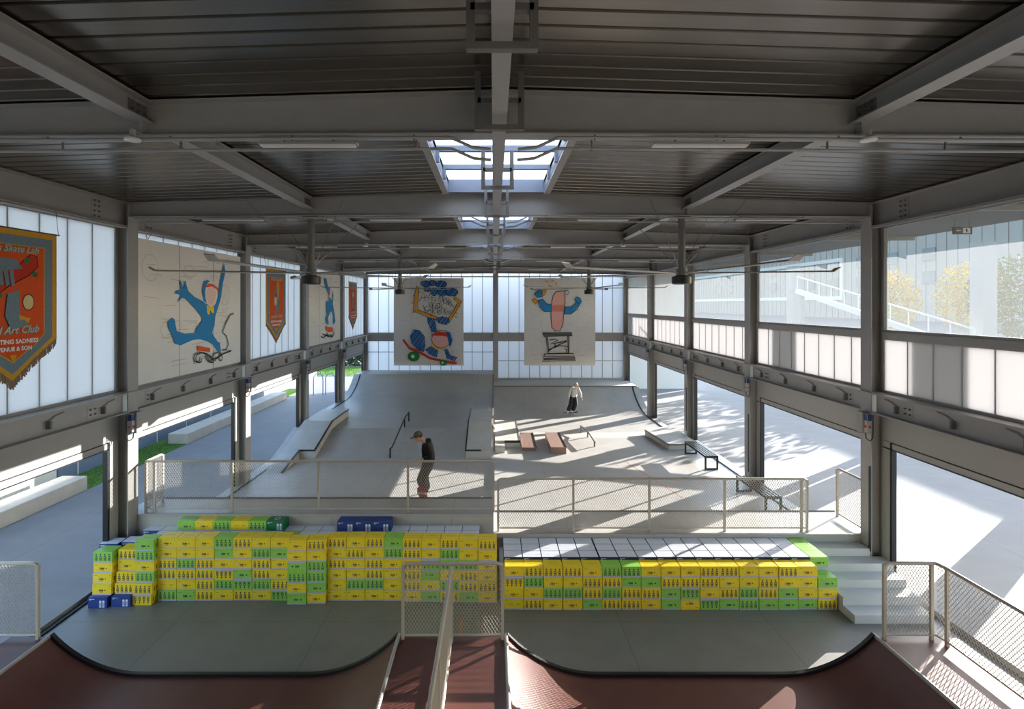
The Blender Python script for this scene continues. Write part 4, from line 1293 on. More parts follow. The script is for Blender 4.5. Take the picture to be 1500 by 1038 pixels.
q, A, ext, lab = wall_board(5, 0, 0, '', 'cream panel on the banner wall painted with a blue stretching figure over an orange skateboard')
def l2(pts):
    return [left(380 + x / 9.03, 395 + y / 9.03) for x, y in pts]
A.poly(l2([(855, 110), (880, 115), (900, 220), (935, 260), (965, 290), (975, 340), (965, 450), (985, 560), (1000, 680), (975, 730), (965, 690), (970, 620), (950, 540), (930, 560), (900, 640), (910, 700), (905, 730), (870, 700), (862, 640),
           (885, 600), (870, 500), (875, 420), (915, 405), (905, 320), (870, 240), (852, 180)]), PBLUE)
A.ellipse(l2([(932, 318)])[0], (0.26, 0.20), BOARD, 16); A.ellipse(l2([(918, 300)])[0], (0.12, 0.15), PORANGE, 12); A.ellipse(l2([(945, 362)])[0], (0.14, 0.12), PYEL, 12)
A.poly(l2([(862, 740), (900, 755), (960, 760), (972, 820), (900, 825), (862, 790)]), PORANGE)
A.poly(l2([(875, 835), (895, 835), (895, 880), (875, 880)]), PGREEN)
A.line(l2([(805, 880), (840, 900), (870, 870), (930, 860), (960, 880), (975, 840), (985, 820), (960, 890), (900, 880), (830, 850)]), 0.05, PBLACK)
tag(q.build('painted_panel', weld=False), lab, 'artwork', 'painted panels on the banner wall')

# --- tapestry banners
def banner(yc, label, detail, style):
    W, zt, zs, ztip = 0.80, 7.08, 5.30, 4.66
    X = -7.62
    t = thing('tapestry_banner', (X, yc, ztip), label, 'banner', 'tapestry banners on the banner wall')
    def bow(u, v):      # cloth hangs with slight folds
        return 0.018 * math.sin((u - yc) * 7) * (zt - v) / 2.0
    def ring(ins):
        return [(yc - W + ins, zt - ins), (yc + W - ins, zt - ins), (yc + W - ins, zs + ins * 0.35), (yc + 0.36, (zs + ztip) / 2 + 0.0 + ins * 0.9), (yc, ztip + ins * 1.25), (yc - 0.36, (zs + ztip) / 2 + ins * 0.9), (yc - W + ins, zs + ins * 0.35)]
    q = MB()
    q.prism(ring(0.0), 'x', X - 0.012, X, CLOTH_Y)
    A = Art(q, lambda u, v, h: (X + h, u, v))
    A.poly(ring(0.09), CLOTH_B); A.poly(ring(0.235), CLOTH_Y); A.poly(ring(0.255), CLOTH_O)
    S = Vector((1, 0))
    if style == 0:
        # mirrored coordinates are not needed: +y runs to the right as seen from the hall
        A.poly([(yc + a, b) for a, b in ((-0.42, 6.20), (-0.30, 6.36), (0.10, 6.52), (0.30, 6.70), (0.42, 6.68), (0.44, 6.52), (0.28, 6.36), (-0.05, 6.18), (-0.30, 6.00), (-0.42, 6.05))], CLOTH_R)
        A.line([(yc + a, b) for a, b in ((-0.42, 6.20), (-0.30, 6.36), (0.10, 6.52), (0.30, 6.70), (0.42, 6.68), (0.44, 6.52), (0.28, 6.36), (-0.05, 6.18), (-0.30, 6.00), (-0.42, 6.05))], 0.018, PBLACK, True)
        for c in ((0.24, 6.60), (0.38, 6.38), (-0.38, 6.28), (-0.22, 6.02)):
            A.ellipse((yc + c[0], c[1]), (0.055, 0.045), mat('tapestry_green', (60, 110, 66), 0.9), 10)
        for i in range(4):
            A.poly([(yc - 0.34 + i * 0.09, 6.40), (yc - 0.27 + i * 0.09, 6.45), (yc - 0.24 + i * 0.09, 6.20), (yc - 0.30 + i * 0.09, 6.16)], CLOTH_B)
            A.line([(yc - 0.34 + i * 0.09, 6.40), (yc - 0.30 + i * 0.09, 6.16)], 0.012, PBLACK)
        A.poly([(yc + a, b) for a, b in ((-0.34, 6.42), (-0.2, 6.62), (0.05, 6.60), (0.16, 6.46), (0.0, 6.44), (-0.2, 6.40))], CLOTH_B)
        A.poly([(yc + a, b) for a, b in ((-0.10, 6.05), (0.10, 6.12), (0.12, 5.72), (0.25, 5.62), (0.22, 5.52), (-0.05, 5.50), (-0.14, 5.70))], CLOTH_B)
        A.line([(yc + a, b) for a, b in ((-0.10, 6.05), (-0.14, 5.70), (-0.05, 5.50))], 0.018, PBLACK)
        A.ellipse((yc + 0.26, 5.92), (0.10, 0.13), CLOTH_T, 14); A.line(A.ellipse((yc + 0.26, 5.92), (0.10, 0.13), None, 14), 0.014, PBLACK, True)
        A.poly([(yc + 0.10, 5.72), (yc + 0.20, 5.68), (yc + 0.30, 5.66), (yc + 0.26, 5.58), (yc + 0.18, 5.64), (yc + 0.11, 5.62)], CLOTH_Y)
    elif style == 1:
        A.poly([(yc + a, b) for a, b in ((-0.16, 6.30), (0.02, 6.55), (0.14, 6.75), (0.26, 6.60), (0.24, 6.20), (0.30, 5.90), (0.14, 5.60), (-0.10, 5.58), (-0.06, 5.95), (-0.24, 6.10))], CLOTH_B)
        A.poly([(yc + a, b) for a, b in ((0.02, 6.62), (0.14, 6.80), (0.24, 6.70), (0.22, 6.20), (0.10, 6.05), (0.06, 6.30))], CLOTH_Y)
        A.ellipse((yc - 0.06, 6.0), (0.12, 0.16), CLOTH_T, 12); A.ellipse((yc - 0.04, 6.2), (0.10, 0.06), CLOTH_R, 12)
    else:
        A.poly([(yc + a, b) for a, b in ((-0.16, 6.40), (0.0, 6.72), (0.18, 6.50), (0.14, 6.10), (0.20, 5.70), (-0.16, 5.66), (-0.10, 6.1))], CLOTH_B)
        A.ellipse((yc + 0.02, 6.42), (0.13, 0.14), CLOTH_T, 12); A.poly([(yc - 0.2, 5.62), (yc + 0.22, 5.66), (yc + 0.2, 5.56), (yc - 0.2, 5.52)], CLOTH_R)
    for s_, c, z_, sz in (("Pals Skate Lab", 0, 6.72, 0.155), ("and Art Club", 0, 5.42, 0.165)):
        A.text(s_, (yc, z_), sz, CLOTH_B, shear=0.35, bold=0.012, align='CENTER', ux=(1, 0.02)); A.text(s_, (yc, z_), sz, CLOTH_T, shear=0.35, bold=0.0, align='CENTER', ux=(1, 0.02))
    A.text('FIGHTING SADNESS', (yc, 5.26), 0.098, INKWHITE, bold=0.003, align='CENTER'); A.text('AVENUE & SON', (yc, 5.145), 0.092, INKWHITE, bold=0.003, align='CENTER')
    A.poly([(yc - 0.06, 5.08), (yc + 0.06, 5.08), (yc + 0.035, 5.02), (yc + 0.015, 5.00), (yc + 0.04, 4.96), (yc - 0.04, 4.96), (yc - 0.015, 5.00), (yc - 0.035, 5.02)], CLOTH_Y)
    q.build('banner_cloth', t, weld=False)
    q = MB()
    rr = ring(0.0)
    edges = [(rr[2], rr[3]), (rr[3], rr[4]), (rr[4], rr[5]), (rr[5], rr[6])]
    rnd = random.Random(int(yc * 10))
    for a, b in edges:
        n = 16
        for i in range(n):
            for tt in (i / n, (i + 0.5) / n):
                u = a[0] + (b[0] - a[0]) * tt; v = a[1] + (b[1] - a[1]) * tt
                q.bar((X - 0.006 + rnd.uniform(-.006, .006), u, v + 0.01), (X - 0.006 + rnd.uniform(-.01, .01), u + rnd.uniform(-.015, .015), v - rnd.uniform(0.10, 0.15)), 0.013, 0.010, FRINGE, up=(1, 0, 0))
    q.build('fringe', t, weld=False)
    q = MB(); q.tube([(X + 0.006, yc - W - 0.05, zt + 0.01), (X + 0.006, yc + W + 0.05, zt + 0.01)], 0.012, BLACK, 6); q.build('hanging_rod', t)
    for s_ in (-1, 1):
        q = MB(); q.tube([(X + 0.006, yc + s_ * (W + 0.03), zt + 0.01), (X - 0.04, yc + s_ * (W + 0.03), 7.53)], 0.004, BLACK, 5)
        q.build('hanging_wire', t)
banner(7.95, 'large orange fringed tapestry banner, the nearest one, cut by the frame', 0, 0)
banner(17.6, 'orange fringed tapestry banner between the two painted panels', 0, 1)
banner(27.2, 'small distant orange fringed banner next to the back wall corner', 0, 2)

# ------------------------------------------------------------------ people
def skin_mesh(nodes, edges, root, sub=1):
    me = bpy.data.meshes.new('s')
    me.from_pydata([n[:3] for n in nodes], edges, [])
    ob = bpy.data.objects.new('s', me); COL.objects.link(ob)
    md = ob.modifiers.new('Skin', 'SKIN'); md.use_smooth_shade = True
    lay = me.skin_vertices[0].data
    for i, n in enumerate(nodes):
        r = n[3] if isinstance(n[3], tuple) else (n[3], n[3])
        lay[i].radius = r
        lay[i].use_root = (i == root)
    ss = ob.modifiers.new('Sub', 'SUBSURF'); ss.levels = sub; ss.render_levels = sub
    dg = bpy.context.evaluated_depsgraph_get(); dg.update()
    out = bpy.data.meshes.new_from_object(ob.evaluated_get(dg))
    vs = [tuple(v.co) for v in out.vertices]; fs = [tuple(p.vertices) for p in out.polygons]
    bpy.data.objects.remove(ob); bpy.data.meshes.remove(me); bpy.data.meshes.remove(out)
    return vs, fs

def person(J, face, label, top_mat, leg_mat, shoe_mat, hood_up=False, cap=False):
    """J: world joints. face: horizontal facing direction (the head's own pitch is in J['look'])."""
    V = {k: Vector(v) for k, v in J.items()}
    names = ['pelvis', 'spine', 'chest', 'neck', 'headb', 'shl', 'ell', 'wrl', 'shr', 'elr', 'wrr', 'hil', 'knl', 'anl', 'tol', 'hir', 'knr', 'anr', 'tor']
    rad = dict(pelvis=(0.105, 0.085), spine=(0.115, 0.09), chest=(0.15, 0.11), neck=0.055, headb=0.06, shl=0.062, ell=0.045, wrl=0.030, shr=0.062, elr=0.045, wrr=0.030,
               hil=0.088, knl=0.060, anl=0.042, tol=0.035, hir=0.088, knr=0.060, anr=0.042, tor=0.035)
    ed = [('pelvis', 'spine'), ('spine', 'chest'), ('chest', 'neck'), ('neck', 'headb'), ('chest', 'shl'), ('shl', 'ell'), ('ell', 'wrl'), ('chest', 'shr'), ('shr', 'elr'), ('elr', 'wrr'),
          ('pelvis', 'hil'), ('hil', 'knl'), ('knl', 'anl'), ('anl', 'tol'), ('pelvis', 'hir'), ('hir', 'knr'), ('knr', 'anr'), ('anr', 'tor')]
    nodes = [tuple(V[n]) + (rad[n],) for n in names]
    edges = [(names.index(a), names.index(b)) for a, b in ed]
    # hands: palm and five fingers
    for sd in 'lr':
        w, e = V['wr' + sd], V['el' + sd]
        d = (w - e).normalized()
        side = d.cross(V['look']).normalized()
        out = side.cross(d).normalized()
        palm = w + d * 0.085
        nodes.append(tuple(palm) + ((0.036, 0.020),)); pi_ = len(nodes) - 1
        edges.append((names.index('wr' + sd), pi_))
        for fi, (off, ln) in enumerate(((-0.030, 0.065), (-0.010, 0.075), (0.010, 0.078), (0.030, 0.06))):
            k = palm + side * off + d * 0.02
            t1 = k + d * ln * 0.5 - out * 0.012
            t2 = k + d * ln * 0.85 - out * 0.035
            i0 = len(nodes)
            nodes += [tuple(k) + (0.010,), tuple(t1) + (0.009,), tuple(t2) + (0.008,)]
            edges += [(pi_, i0), (i0, i0 + 1), (i0 + 1, i0 + 2)]
        i0 = len(nodes)
        th = w + d * 0.045 - side * 0.032
        nodes += [tuple(th) + (0.012,), tuple(th + d * 0.035 - side * 0.025 - out * 0.01) + (0.010,), tuple(th + d * 0.062 - side * 0.030 - out * 0.02) + (0.008,)]
        edges += [(pi_, i0), (i0, i0 + 1), (i0 + 1, i0 + 2)]
    vs, fs = skin_mesh(nodes, edges, 0, 1)
    q = MB(); q.add(vs, fs, SKIN)
    look = V['look'].normalized()
    side = look.cross(Vector((0, 0, 1))).normalized()
    upv = side.cross(look).normalized()
    B = Matrix((side, look, upv)).transposed()
    hc = V['head']
    q.ell(hc, (0.078, 0.098, 0.115), SKIN, 18, 12, B)
    q.ell(hc + look * 0.03 - upv * 0.06, (0.056, 0.066, 0.060), SKIN, 14, 8, B)       # jaw
    q.ell(hc + look * 0.100 - upv * 0.018, (0.014, 0.020, 0.026), SKIN, 8, 6, B)       # nose
    for s in (-1, 1):
        q.ell(hc + side * (0.080 * s) - upv * 0.01, (0.012, 0.022, 0.032), SKIN, 8, 6, B)   # ears
    body = q.build('person', smooth=True)
    rm = body.modifiers.new('fuse', 'REMESH'); rm.mode = 'VOXEL'; rm.voxel_size = 0.008; rm.use_smooth_shade = True
    tag(body, label, 'person')
    # face details
    q = MB()
    for s in (-1, 1):
        q.ell(hc + side * (0.030 * s) + look * 0.089 + upv * 0.008, (0.013, 0.008, 0.007), INKWHITE, 8, 6, B)
        q.ell(hc + side * (0.030 * s) + look * 0.095 + upv * 0.008, (0.006, 0.005, 0.006), PBLACK, 8, 6, B)
    q.build('eyes', body, True)
    q = MB(); q.ell(hc + look * 0.096 - upv * 0.062, (0.022, 0.006, 0.006), mat('lips', (168, 92, 84), 0.6), 8, 6, B); q.build('mouth', body, True)
    q = MB()
    q.ell(hc - look * 0.016 + upv * 0.028, (0.086, 0.096, 0.100), HAIR, 16, 10, B); q.build('hair', body, True)
    # hoodie
    hn = ['spine', 'chest', 'neck', 'shl', 'ell', 'wrl', 'shr', 'elr', 'wrr']
    hr = dict(spine=(0.195, 0.165), chest=(0.205, 0.165), neck=(0.085, 0.085), shl=0.098, ell=0.076, wrl=0.050, shr=0.098, elr=0.076, wrr=0.050)
    hnodes = []
    for n in hn:
        p = V[n]
        if n.startswith('wr'):
            p = V[n].lerp(V['el' + n[2]], -0.06)
        if n == 'neck':
            p = V['neck'].lerp(V['chest'], 0.18)
        hnodes.append(tuple(p) + (hr[n],))
    low = V['pelvis'].lerp(V['spine'], -0.32)
    hnodes.append(tuple(low) + ((0.205, 0.185),))
    hi = {n: i for i, n in enumerate(hn)}
    hedges = [(len(hn), hi['spine']), (hi['spine'], hi['chest']), (hi['chest'], hi['neck']), (hi['chest'], hi['shl']), (hi['shl'], hi['ell']), (hi['ell'], hi['wrl']), (hi['chest'], hi['shr']), (hi['shr'], hi['elr']), (hi['elr'], hi['wrr'])]
    vs, fs = skin_mesh(hnodes, hedges, hi['chest'], 2)
    q = MB(); q.add(vs, fs, top_mat)
    if not hood_up:
        q.ell(V['neck'] - look * 0.03 + Vector((0, 0, -0.02)) - Vector(face) * 0.06, (0.10, 0.085, 0.07), top_mat, 12, 8, B)
    q.build('hoodie', body, True)
    if hood_up:
        q = MB()
        nu, nv = 16, 8
        vs = []; fs = []
        for j in range(nv + 1):
            ph = math.radians(62 + (180 - 62) * j / nv)
            for i in range(nu):
                th = 2 * math.pi * i / nu
                p = Vector((0.115 * math.sin(ph) * math.cos(th), -0.125 * -math.cos(ph), 0.135 * math.sin(ph) * math.sin(th)))
                vs.append(hc - look * 0.005 + B @ p)
        for j in range(nv):
            for i in range(nu):
                k = (i + 1) % nu
                fs.append((j * nu + i, (j + 1) * nu + i, (j + 1) * nu + k, j * nu + k))
        q.add(vs, fs, top_mat)
        o = q.build('hood', body, True)
        so = o.modifiers.new('thick', 'SOLIDIFY'); so.thickness = 0.012
    if cap:
        q = MB()
        q.ell(hc + upv * 0.045 - look * 0.008, (0.096, 0.108, 0.088), CAMO, 18, 10, B)
        pts = [hc + upv * 0.045 + look * 0.09 + side * (0.07 * math.sin(a)) + look * (0.10 * math.cos(a)) - upv * 0.01 for a in [math.radians(x) for x in range(-90, 91, 20)]]
        vs = [p for p in pts] + [p + upv * 0.01 for p in pts]
        n = len(pts)
        q.add(vs, [tuple(range(n)), tuple(n + i for i in reversed(range(n)))] + [(i, (i + 1) % n, n + (i + 1) % n, n + i) for i in range(n)], CAMO)
        q.build('cap', body, True)
    # trousers
    tn = ['pelvis', 'hil', 'knl', 'anl', 'hir', 'knr', 'anr']
    trr = dict(pelvis=(0.165, 0.145), hil=0.128, knl=0.125, anl=0.115, hir=0.128, knr=0.125, anr=0.115)
    tnodes = []
    for n in tn:
        p = V[n] if not n.startswith('an') else V[n] + Vector((0, 0, 0.0))
        tnodes.append(tuple(p) + (trr[n],))
    tnodes.append(tuple(V['pelvis'].lerp(V['spine'], 0.7)) + ((0.160, 0.140),))
    te = [(0, 1), (1, 2), (2, 3), (0, 4), (4, 5), (5, 6), (7, 0)]
    vs, fs = skin_mesh(tnodes, te, 0, 2)
    q = MB(); q.add(vs, fs, leg_mat); q.build('trousers', body, True)
    for sd in 'lr':
        a, t_ = V['an' + sd], V['to' + sd]
        d = (t_ - a); d.z = 0
        d.normalize()
        zf = t_.z - 0.035
        heel = Vector((a.x, a.y, zf)) - d * 0.05
        nodes = [tuple(heel + Vector((0, 0, 0.045))) + ((0.045, 0.045),), tuple(heel + d * 0.11 + Vector((0, 0, 0.05))) + ((0.048, 0.05),), tuple(heel + d * 0.24 + Vector((0, 0, 0.036))) + ((0.046, 0.034),)]
        vs, fs = skin_mesh(nodes, [(0, 1), (1, 2)], 1, 2)
        q = MB(); q.add(vs, fs, shoe_mat)
        q.build('shoe', body, True)
    return body

def skateboard(c, d, pitch, label, m):
    """c: centre of the deck top; d: horizontal direction; pitch: nose-up angle along d."""
    d = Vector((d[0], d[1], 0)).normalized()
    s = Vector((-d.y, d.x, 0))
    ax = (d * math.cos(pitch) + Vector((0, 0, 1)) * math.sin(pitch))
    up = s.cross(ax) * -1
    if up.z < 0: up = -up
    c = Vector(c)
    t = thing('skateboard', tuple(c), label, 'skateboard')
    outline = []
    for i in range(28):
        a = 2 * math.pi * i / 28
        x = 0.40 * (abs(math.cos(a)) ** 0.55) * (1 if math.cos(a) >= 0 else -1)
        y = 0.102 * (abs(math.sin(a)) ** 0.45) * (1 if math.sin(a) >= 0 else -1)
        lift = max(0, abs(x) - 0.27) * 0.42
        outline.append(c + ax * x + s * y + up * lift)
    q = MB()
    n = len(outline)
    cen = c
    vs = [p for p in outline] + [p - up * 0.012 for p in outline]
    half = n // 4
    # strips between mirrored outline points keep the kicked ends smooth
    fs_t, fs_b = [], []
    order = [(i, (n - i) % n) for i in range(0, n // 2 + 1)]
    for (a0, b0), (a1, b1) in zip(order[:-1], order[1:]):
        f = [a0, a1, b1, b0]
        f = [f[i] for i in range(4) if f[i] not in f[:i]]
        fs_t.append(tuple(f)); fs_b.append(tuple(n + k for k in f))
    q.add(vs, fs_t, PBLACK); q.add(vs, fs_b, m); q.add(vs, [(i, (i + 1) % n, n + (i + 1) % n, n + i) for i in range(n)], m)
    q.build('deck', t)
    for x in (-0.2, 0.2):
        q = MB(); p = c + ax * x - up * 0.035
        q.bar(p - s * 0.07, p + s * 0.07, 0.03, 0.03, SILVER, up=up); q.bar(p, p + up * 0.022, 0.05, 0.05, SILVER)
        tk = q.build('truck', t)
        for k in (-1, 1):
            q = MB(); q.tube([p + s * (k * 0.07) - up * 0.01, p + s * (k * 0.105) - up * 0.01], 0.027, WHEEL, 12); q.build('wheel', tk, True)
    return t

# skater at the coping of the higher platform, looking down at the board
YA = 11.72
person(dict(pelvis=(-1.54, YA, 2.14), spine=(-1.50, YA, 2.34), chest=(-1.53, YA, 2.56), neck=(-1.62, YA, 2.70), headb=(-1.70, YA, 2.77), head=(-1.755, YA - 0.01, 2.80), look=(-0.86, -0.12, -0.40),
            shl=(-1.56, YA - 0.17, 2.60), ell=(-1.42, YA - 0.25, 2.40), wrl=(-1.60, YA - 0.26, 2.36), shr=(-1.56, YA + 0.17, 2.60), elr=(-1.50, YA + 0.24, 2.36), wrr=(-1.68, YA + 0.22, 2.20),
            hil=(-1.55, YA - 0.10, 2.08), knl=(-1.68, YA - 0.13, 1.83), anl=(-1.60, YA + 0.00, 1.61), tol=(-1.72, YA - 0.01, 1.585), hir=(-1.54, YA + 0.10, 2.08), knr=(-1.66, YA + 0.14, 1.84), anr=(-1.60, YA + 0.25, 1.45), tor=(-1.72, YA + 0.26, 1.42)),
       (-1, 0, 0), 'person in black hoodie and camouflage cap looking down at a red skateboard', HOODB, PANTG, SHOE, cap=True)
skateboard((-1.67, YA + 0.10, 1.41), (0, 1), math.radians(-38), 'red skateboard under the black-hooded person at the coping', DECKR)
# skater rolling down from the far quarter pipe
YC = 26.05
person(dict(pelvis=(4.15, YC, 1.10), spine=(4.18, YC - 0.03, 1.28), chest=(4.20, YC - 0.06, 1.48), neck=(4.23, YC - 0.09, 1.62), headb=(4.24, YC - 0.12, 1.68), head=(4.25, YC - 0.14, 1.73), look=(-0.25, -0.93, -0.28),
            shl=(4.02, YC - 0.06, 1.54), ell=(3.90, YC - 0.10, 1.28), wrl=(3.86, YC - 0.20, 1.06), shr=(4.38, YC - 0.04, 1.54), elr=(4.50, YC - 0.04, 1.28), wrr=(4.53, YC - 0.12, 1.06),
            hil=(4.06, YC, 1.05), knl=(3.98, YC - 0.22, 0.74), anl=(3.84, YC - 0.12, 0.37), tol=(3.80, YC - 0.26, 0.345), hir=(4.23, YC, 1.05), knr=(4.23, YC - 0.20, 0.72), anr=(4.10, YC + 0.02, 0.37), tor=(4.05, YC - 0.12, 0.345)),
       (0, -1, 0), 'person in pale grey hoodie and dark trousers riding off the far quarter pipe', HOODG, PANTB, SHOEW, hood_up=True)
skateboard((3.97, YC - 0.12, 0.302), (1, 0.15), 0.0, 'dark skateboard under the grey-hooded person at the far quarter pipe', NAVY)

# ------------------------------------------------------------------ outside, banner side
q = MB(); q.box(-14.4, -14.11, 4, 16.2, 0.1, 3.8, WHITE); tag(q.build('garden_wall'), 'white garden wall behind the nearest concrete bench outside the shutters', 'wall')
q = MB(); q.box(-14.4, -14.1, 16.25, 40, 0.1, 3.8, mat('shade_tinted_wall', (118, 134, 158), 0.6))  # grey-blue puts the shade on this stretch into the wall colour
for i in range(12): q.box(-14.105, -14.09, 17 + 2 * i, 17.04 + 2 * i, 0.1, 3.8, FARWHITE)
tag(q.build('garden_wall'), 'panelled wall tinted grey-blue for shade, beyond the grass farther along outside the shutters', 'wall')
q = MB(); q.box(-14.08, -12.72, 15.75, 20.75, 0.1, 0.125, GRASS); q.box(-14.08, -13.62, 2, 15.75, 0.1, 0.125, GRASS); q.box(-14.08, -13.62, 20.75, 31, 0.1, 0.125, GRASS); q.box(-14.08, -12.9, 31, 34.3, 0.1, 0.125, GRASS)
rnd = random.Random(3)
for i in range(5000):
    x, y = rnd.uniform(-14.02, -12.76), rnd.choice([rnd.uniform(15.8, 20.7), rnd.uniform(31, 34.3)])
    if y > 31 and x > -12.95: continue
    a = rnd.uniform(0, math.pi); h = rnd.uniform(0.03, 0.07)
    q.add([(x - 0.01 * math.cos(a), y - 0.01 * math.sin(a), 0.12), (x + 0.01 * math.cos(a), y + 0.01 * math.sin(a), 0.12), (x + rnd.uniform(-.02, .02), y + rnd.uniform(-.02, .02), 0.12 + h)], [(0, 1, 2)], GRASS)
o = q.build('grass', weld=False); o['kind'] = 'stuff'; tag(o, 'green grass strip between the concrete benches and the white wall', 'grass')
for i, (y0, y1, lab) in enumerate(((5.0, 15.7, 'long concrete bench block outside the nearest open shutter'), (20.8, 30.8, 'long concrete bench block farther along, beyond the grass gap'))):
    q = MB(); q.box(-13.5, -12.7, y0, y1, 0.1, 0.53, BENCH_CONC)
    o = q.build('concrete_bench'); tag(o, lab, 'bench', 'concrete benches outside')
    bv = o.modifiers.new('edge', 'BEVEL'); bv.width = 0.015
for i, (x, y) in enumerate(((-11.45, 31.9), (-10.75, 32.1))):
    q = MB(); pts = [(x, y, 0.1)] + [(x + 0.30 - 0.30 * math.cos(math.radians(a)), y, 1.15 + 0.35 * math.sin(math.radians(a))) for a in range(0, 181, 20)] + [(x + 0.6, y, 0.1)]
    q.tube(pts, 0.035, SILVER, 8)
    tag(q.build('bike_hoop', smooth=True), 'steel bicycle hoop on the plaza, %s the white wall' % ('nearer' if i == 0 else 'farther from'), 'bicycle stand', 'bicycle hoops outside')

q = MB(); q.box(-17, -9.3, 40.5, 46.5, 0.1, 0.13, GRASS)
rnd = random.Random(8)
for i in range(1500):
    x, y = rnd.uniform(-16.9, -9.4), rnd.uniform(40.6, 46.4)
    q.add([(x - 0.02, y, 0.12), (x + 0.02, y, 0.12), (x + rnd.uniform(-.03, .03), y, 0.22)], [(0, 1, 2)], GRASS)
o = q.build('grass', weld=False); o['kind'] = 'stuff'; tag(o, 'small green lawn in front of the far dark hedge', 'grass')
q = MB(); rnd = random.Random(11)
HEDGE = mat('dark_hedge_leaf', (44, 62, 38), 0.9)
for i in range(2600):
    c = Vector((rnd.uniform(-17, -9.3), rnd.uniform(46.9, 48.5), rnd.uniform(0.1, 4.2))); a_ = Vector((rnd.gauss(0, 1), rnd.gauss(0, 1), rnd.gauss(0, 1))).normalized() * 0.2
    b_ = a_.cross(Vector((rnd.gauss(0, 1), rnd.gauss(0, 1), rnd.gauss(0, 1)))).normalized() * 0.15
    q.add([c - a_, c + b_, c + a_, c - b_], [(0, 1, 2, 3)], HEDGE)
tag(q.build('hedge', weld=False), 'dark green hedge far outside at the end of the open shutters', 'hedge')
def bicycle(x, y, a, label):
    t = thing('bicycle', (x, y, 0.1), label, 'bicycle', 'parked bicycles')
    d = Vector((math.cos(a), math.sin(a), 0)); o_ = Vector((x, y, 0.1))
    for s_ in (-0.52, 0.52):
        q = MB(); c = o_ + d * s_ + Vector((0, 0, 0.34))
        q.tube([c + d * (0.32 * math.cos(k * math.pi / 8)) + Vector((0, 0, 0.32 * math.sin(k * math.pi / 8))) for k in range(17)], 0.02, BLACK, 6); q.build('wheel', t)
    q = MB(); P_ = lambda u, h: o_ + d * u + Vector((0, 0, h))
    for p_, r_ in (((-0.52, 0.34), (-0.1, 0.32)), ((-0.1, 0.32), (-0.2, 0.85)), ((-0.52, 0.34), (-0.17, 0.72)), ((-0.17, 0.72), (0.38, 0.78)), ((-0.1, 0.32), (0.36, 0.70)), ((0.52, 0.34), (0.34, 0.95))):
        q.tube([P_(*p_), P_(*r_)], 0.018, BLACK, 6)
    q.build('frame', t)
    q = MB(); q.tube([P_(-0.28, 0.88), P_(-0.1, 0.88)], 0.05, BLACK, 8); q.build('saddle', t)
    n_ = Vector((-d.y, d.x, 0)); q = MB(); q.tube([P_(0.34, 0.95) - n_ * 0.28, P_(0.34, 0.95) + n_ * 0.28], 0.015, BLACK, 6); q.build('handlebar', t)
bicycle(11.0, 40.6, 0.5, 'dark bicycle parked far out on the shaded plaza, nearest of three')
bicycle(12.1, 42.6, 0.7, 'dark bicycle parked far out on the shaded plaza, middle of three')
bicycle(11.9, 45.2, 0.4, 'dark bicycle parked far out on the shaded plaza, farthest of three')

# ------------------------------------------------------------------ outside, glazed side
def tree(x, y, h, r, m, n, name, label):
    t = thing(name, (x, y, 0.1), label, 'tree', 'trees outside the glazed wall')
    rnd = random.Random(int(x * 31 + y * 17))
    q = MB(); q.tube([(x, y, 0.1), (x + 0.06, y, h * 0.4), (x, y + 0.08, h * 0.8)], 0.09, BARK, 8, [0.10, 0.07, 0.03])
    for i in range(9):
        a = rnd.uniform(0, 6.28); z0 = h * rnd.uniform(0.3, 0.75)
        q.tube([(x, y, z0), (x + r * 0.45 * math.cos(a), y + r * 0.45 * math.sin(a), z0 + h * 0.12), (x + r * 0.8 * math.cos(a), y + r * 0.8 * math.sin(a), z0 + h * 0.2)], 0.03, BARK, 5, [0.035, 0.022, 0.01])
    q.build('trunk', t, True)
    q = MB()
    for i in range(n):
        while True:
            u, v, w = (rnd.uniform(-1, 1) for _ in range(3))
            if u * u + v * v + w * w < 1: break
        c = Vector((x + u * r, y + v * r, h * 0.62 + w * h * 0.38))
        s = rnd.uniform(0.11, 0.22)
        a = Vector((rnd.gauss(0, 1), rnd.gauss(0, 1), rnd.gauss(0, 1))).normalized() * s
        b = a.cross(Vector((rnd.gauss(0, 1), rnd.gauss(0, 1), rnd.gauss(0, 1)))).normalized() * s * 0.7
        q.add([c - a, c + b, c + a, c - b], [(0, 1, 2, 3)], m)
    q.build('foliage', t, weld=False)
for i, (x, y, h, m, lab) in enumerate(((49.0, 47.5, 10.6, LEAFG, 'green-yellow tree just behind the concrete pillar outside the nearest glazed window'),
                                     (53.0, 55.8, 10.9, LEAFY, 'yellow-leaved tree in the middle of the nearest glazed window'),
                                     (51.0, 64.5, 10.4, LEAFY, 'yellow-leaved tree next to the column at the edge of the nearest glazed window'))):
    tree(x, y, h, 3.3, m, 2600, 'autumn_tree', lab)
def pillar(x, y, where):
    q = MB(); q.box(x - 0.35, x + 0.35, y - 0.35, y + 0.35, 0.1, 9.0, FARCONC)
    tag(q.build('concrete_pillar'), 'square concrete pillar ' + where, 'pillar', 'pillars outside')
pillar(24.5, 20.2, 'outside the hall, nearest the camera of the three')
pillar(24.5, 25.1, 'seen through the nearest glazed window')
pillar(24.5, 41.0, 'seen through the second glazed window')
BX = 150.0
BHT = 0.1 + (BX - 13.2) / math.cos(SUN_AZ) * math.tan(SUN_EL)
q = MB(); q.box(BX, BX + 4, 80, 420, 0.1, BHT, FARCONC)
for i in range(84):
    y = 82 + 4 * i
    q.box(BX - 0.1, BX, y, y + 0.14, 0.1, BHT, PGREY)
fb = tag(q.build('concrete_building'), 'large grey concrete building beyond the plaza behind the glazed wall', 'building')
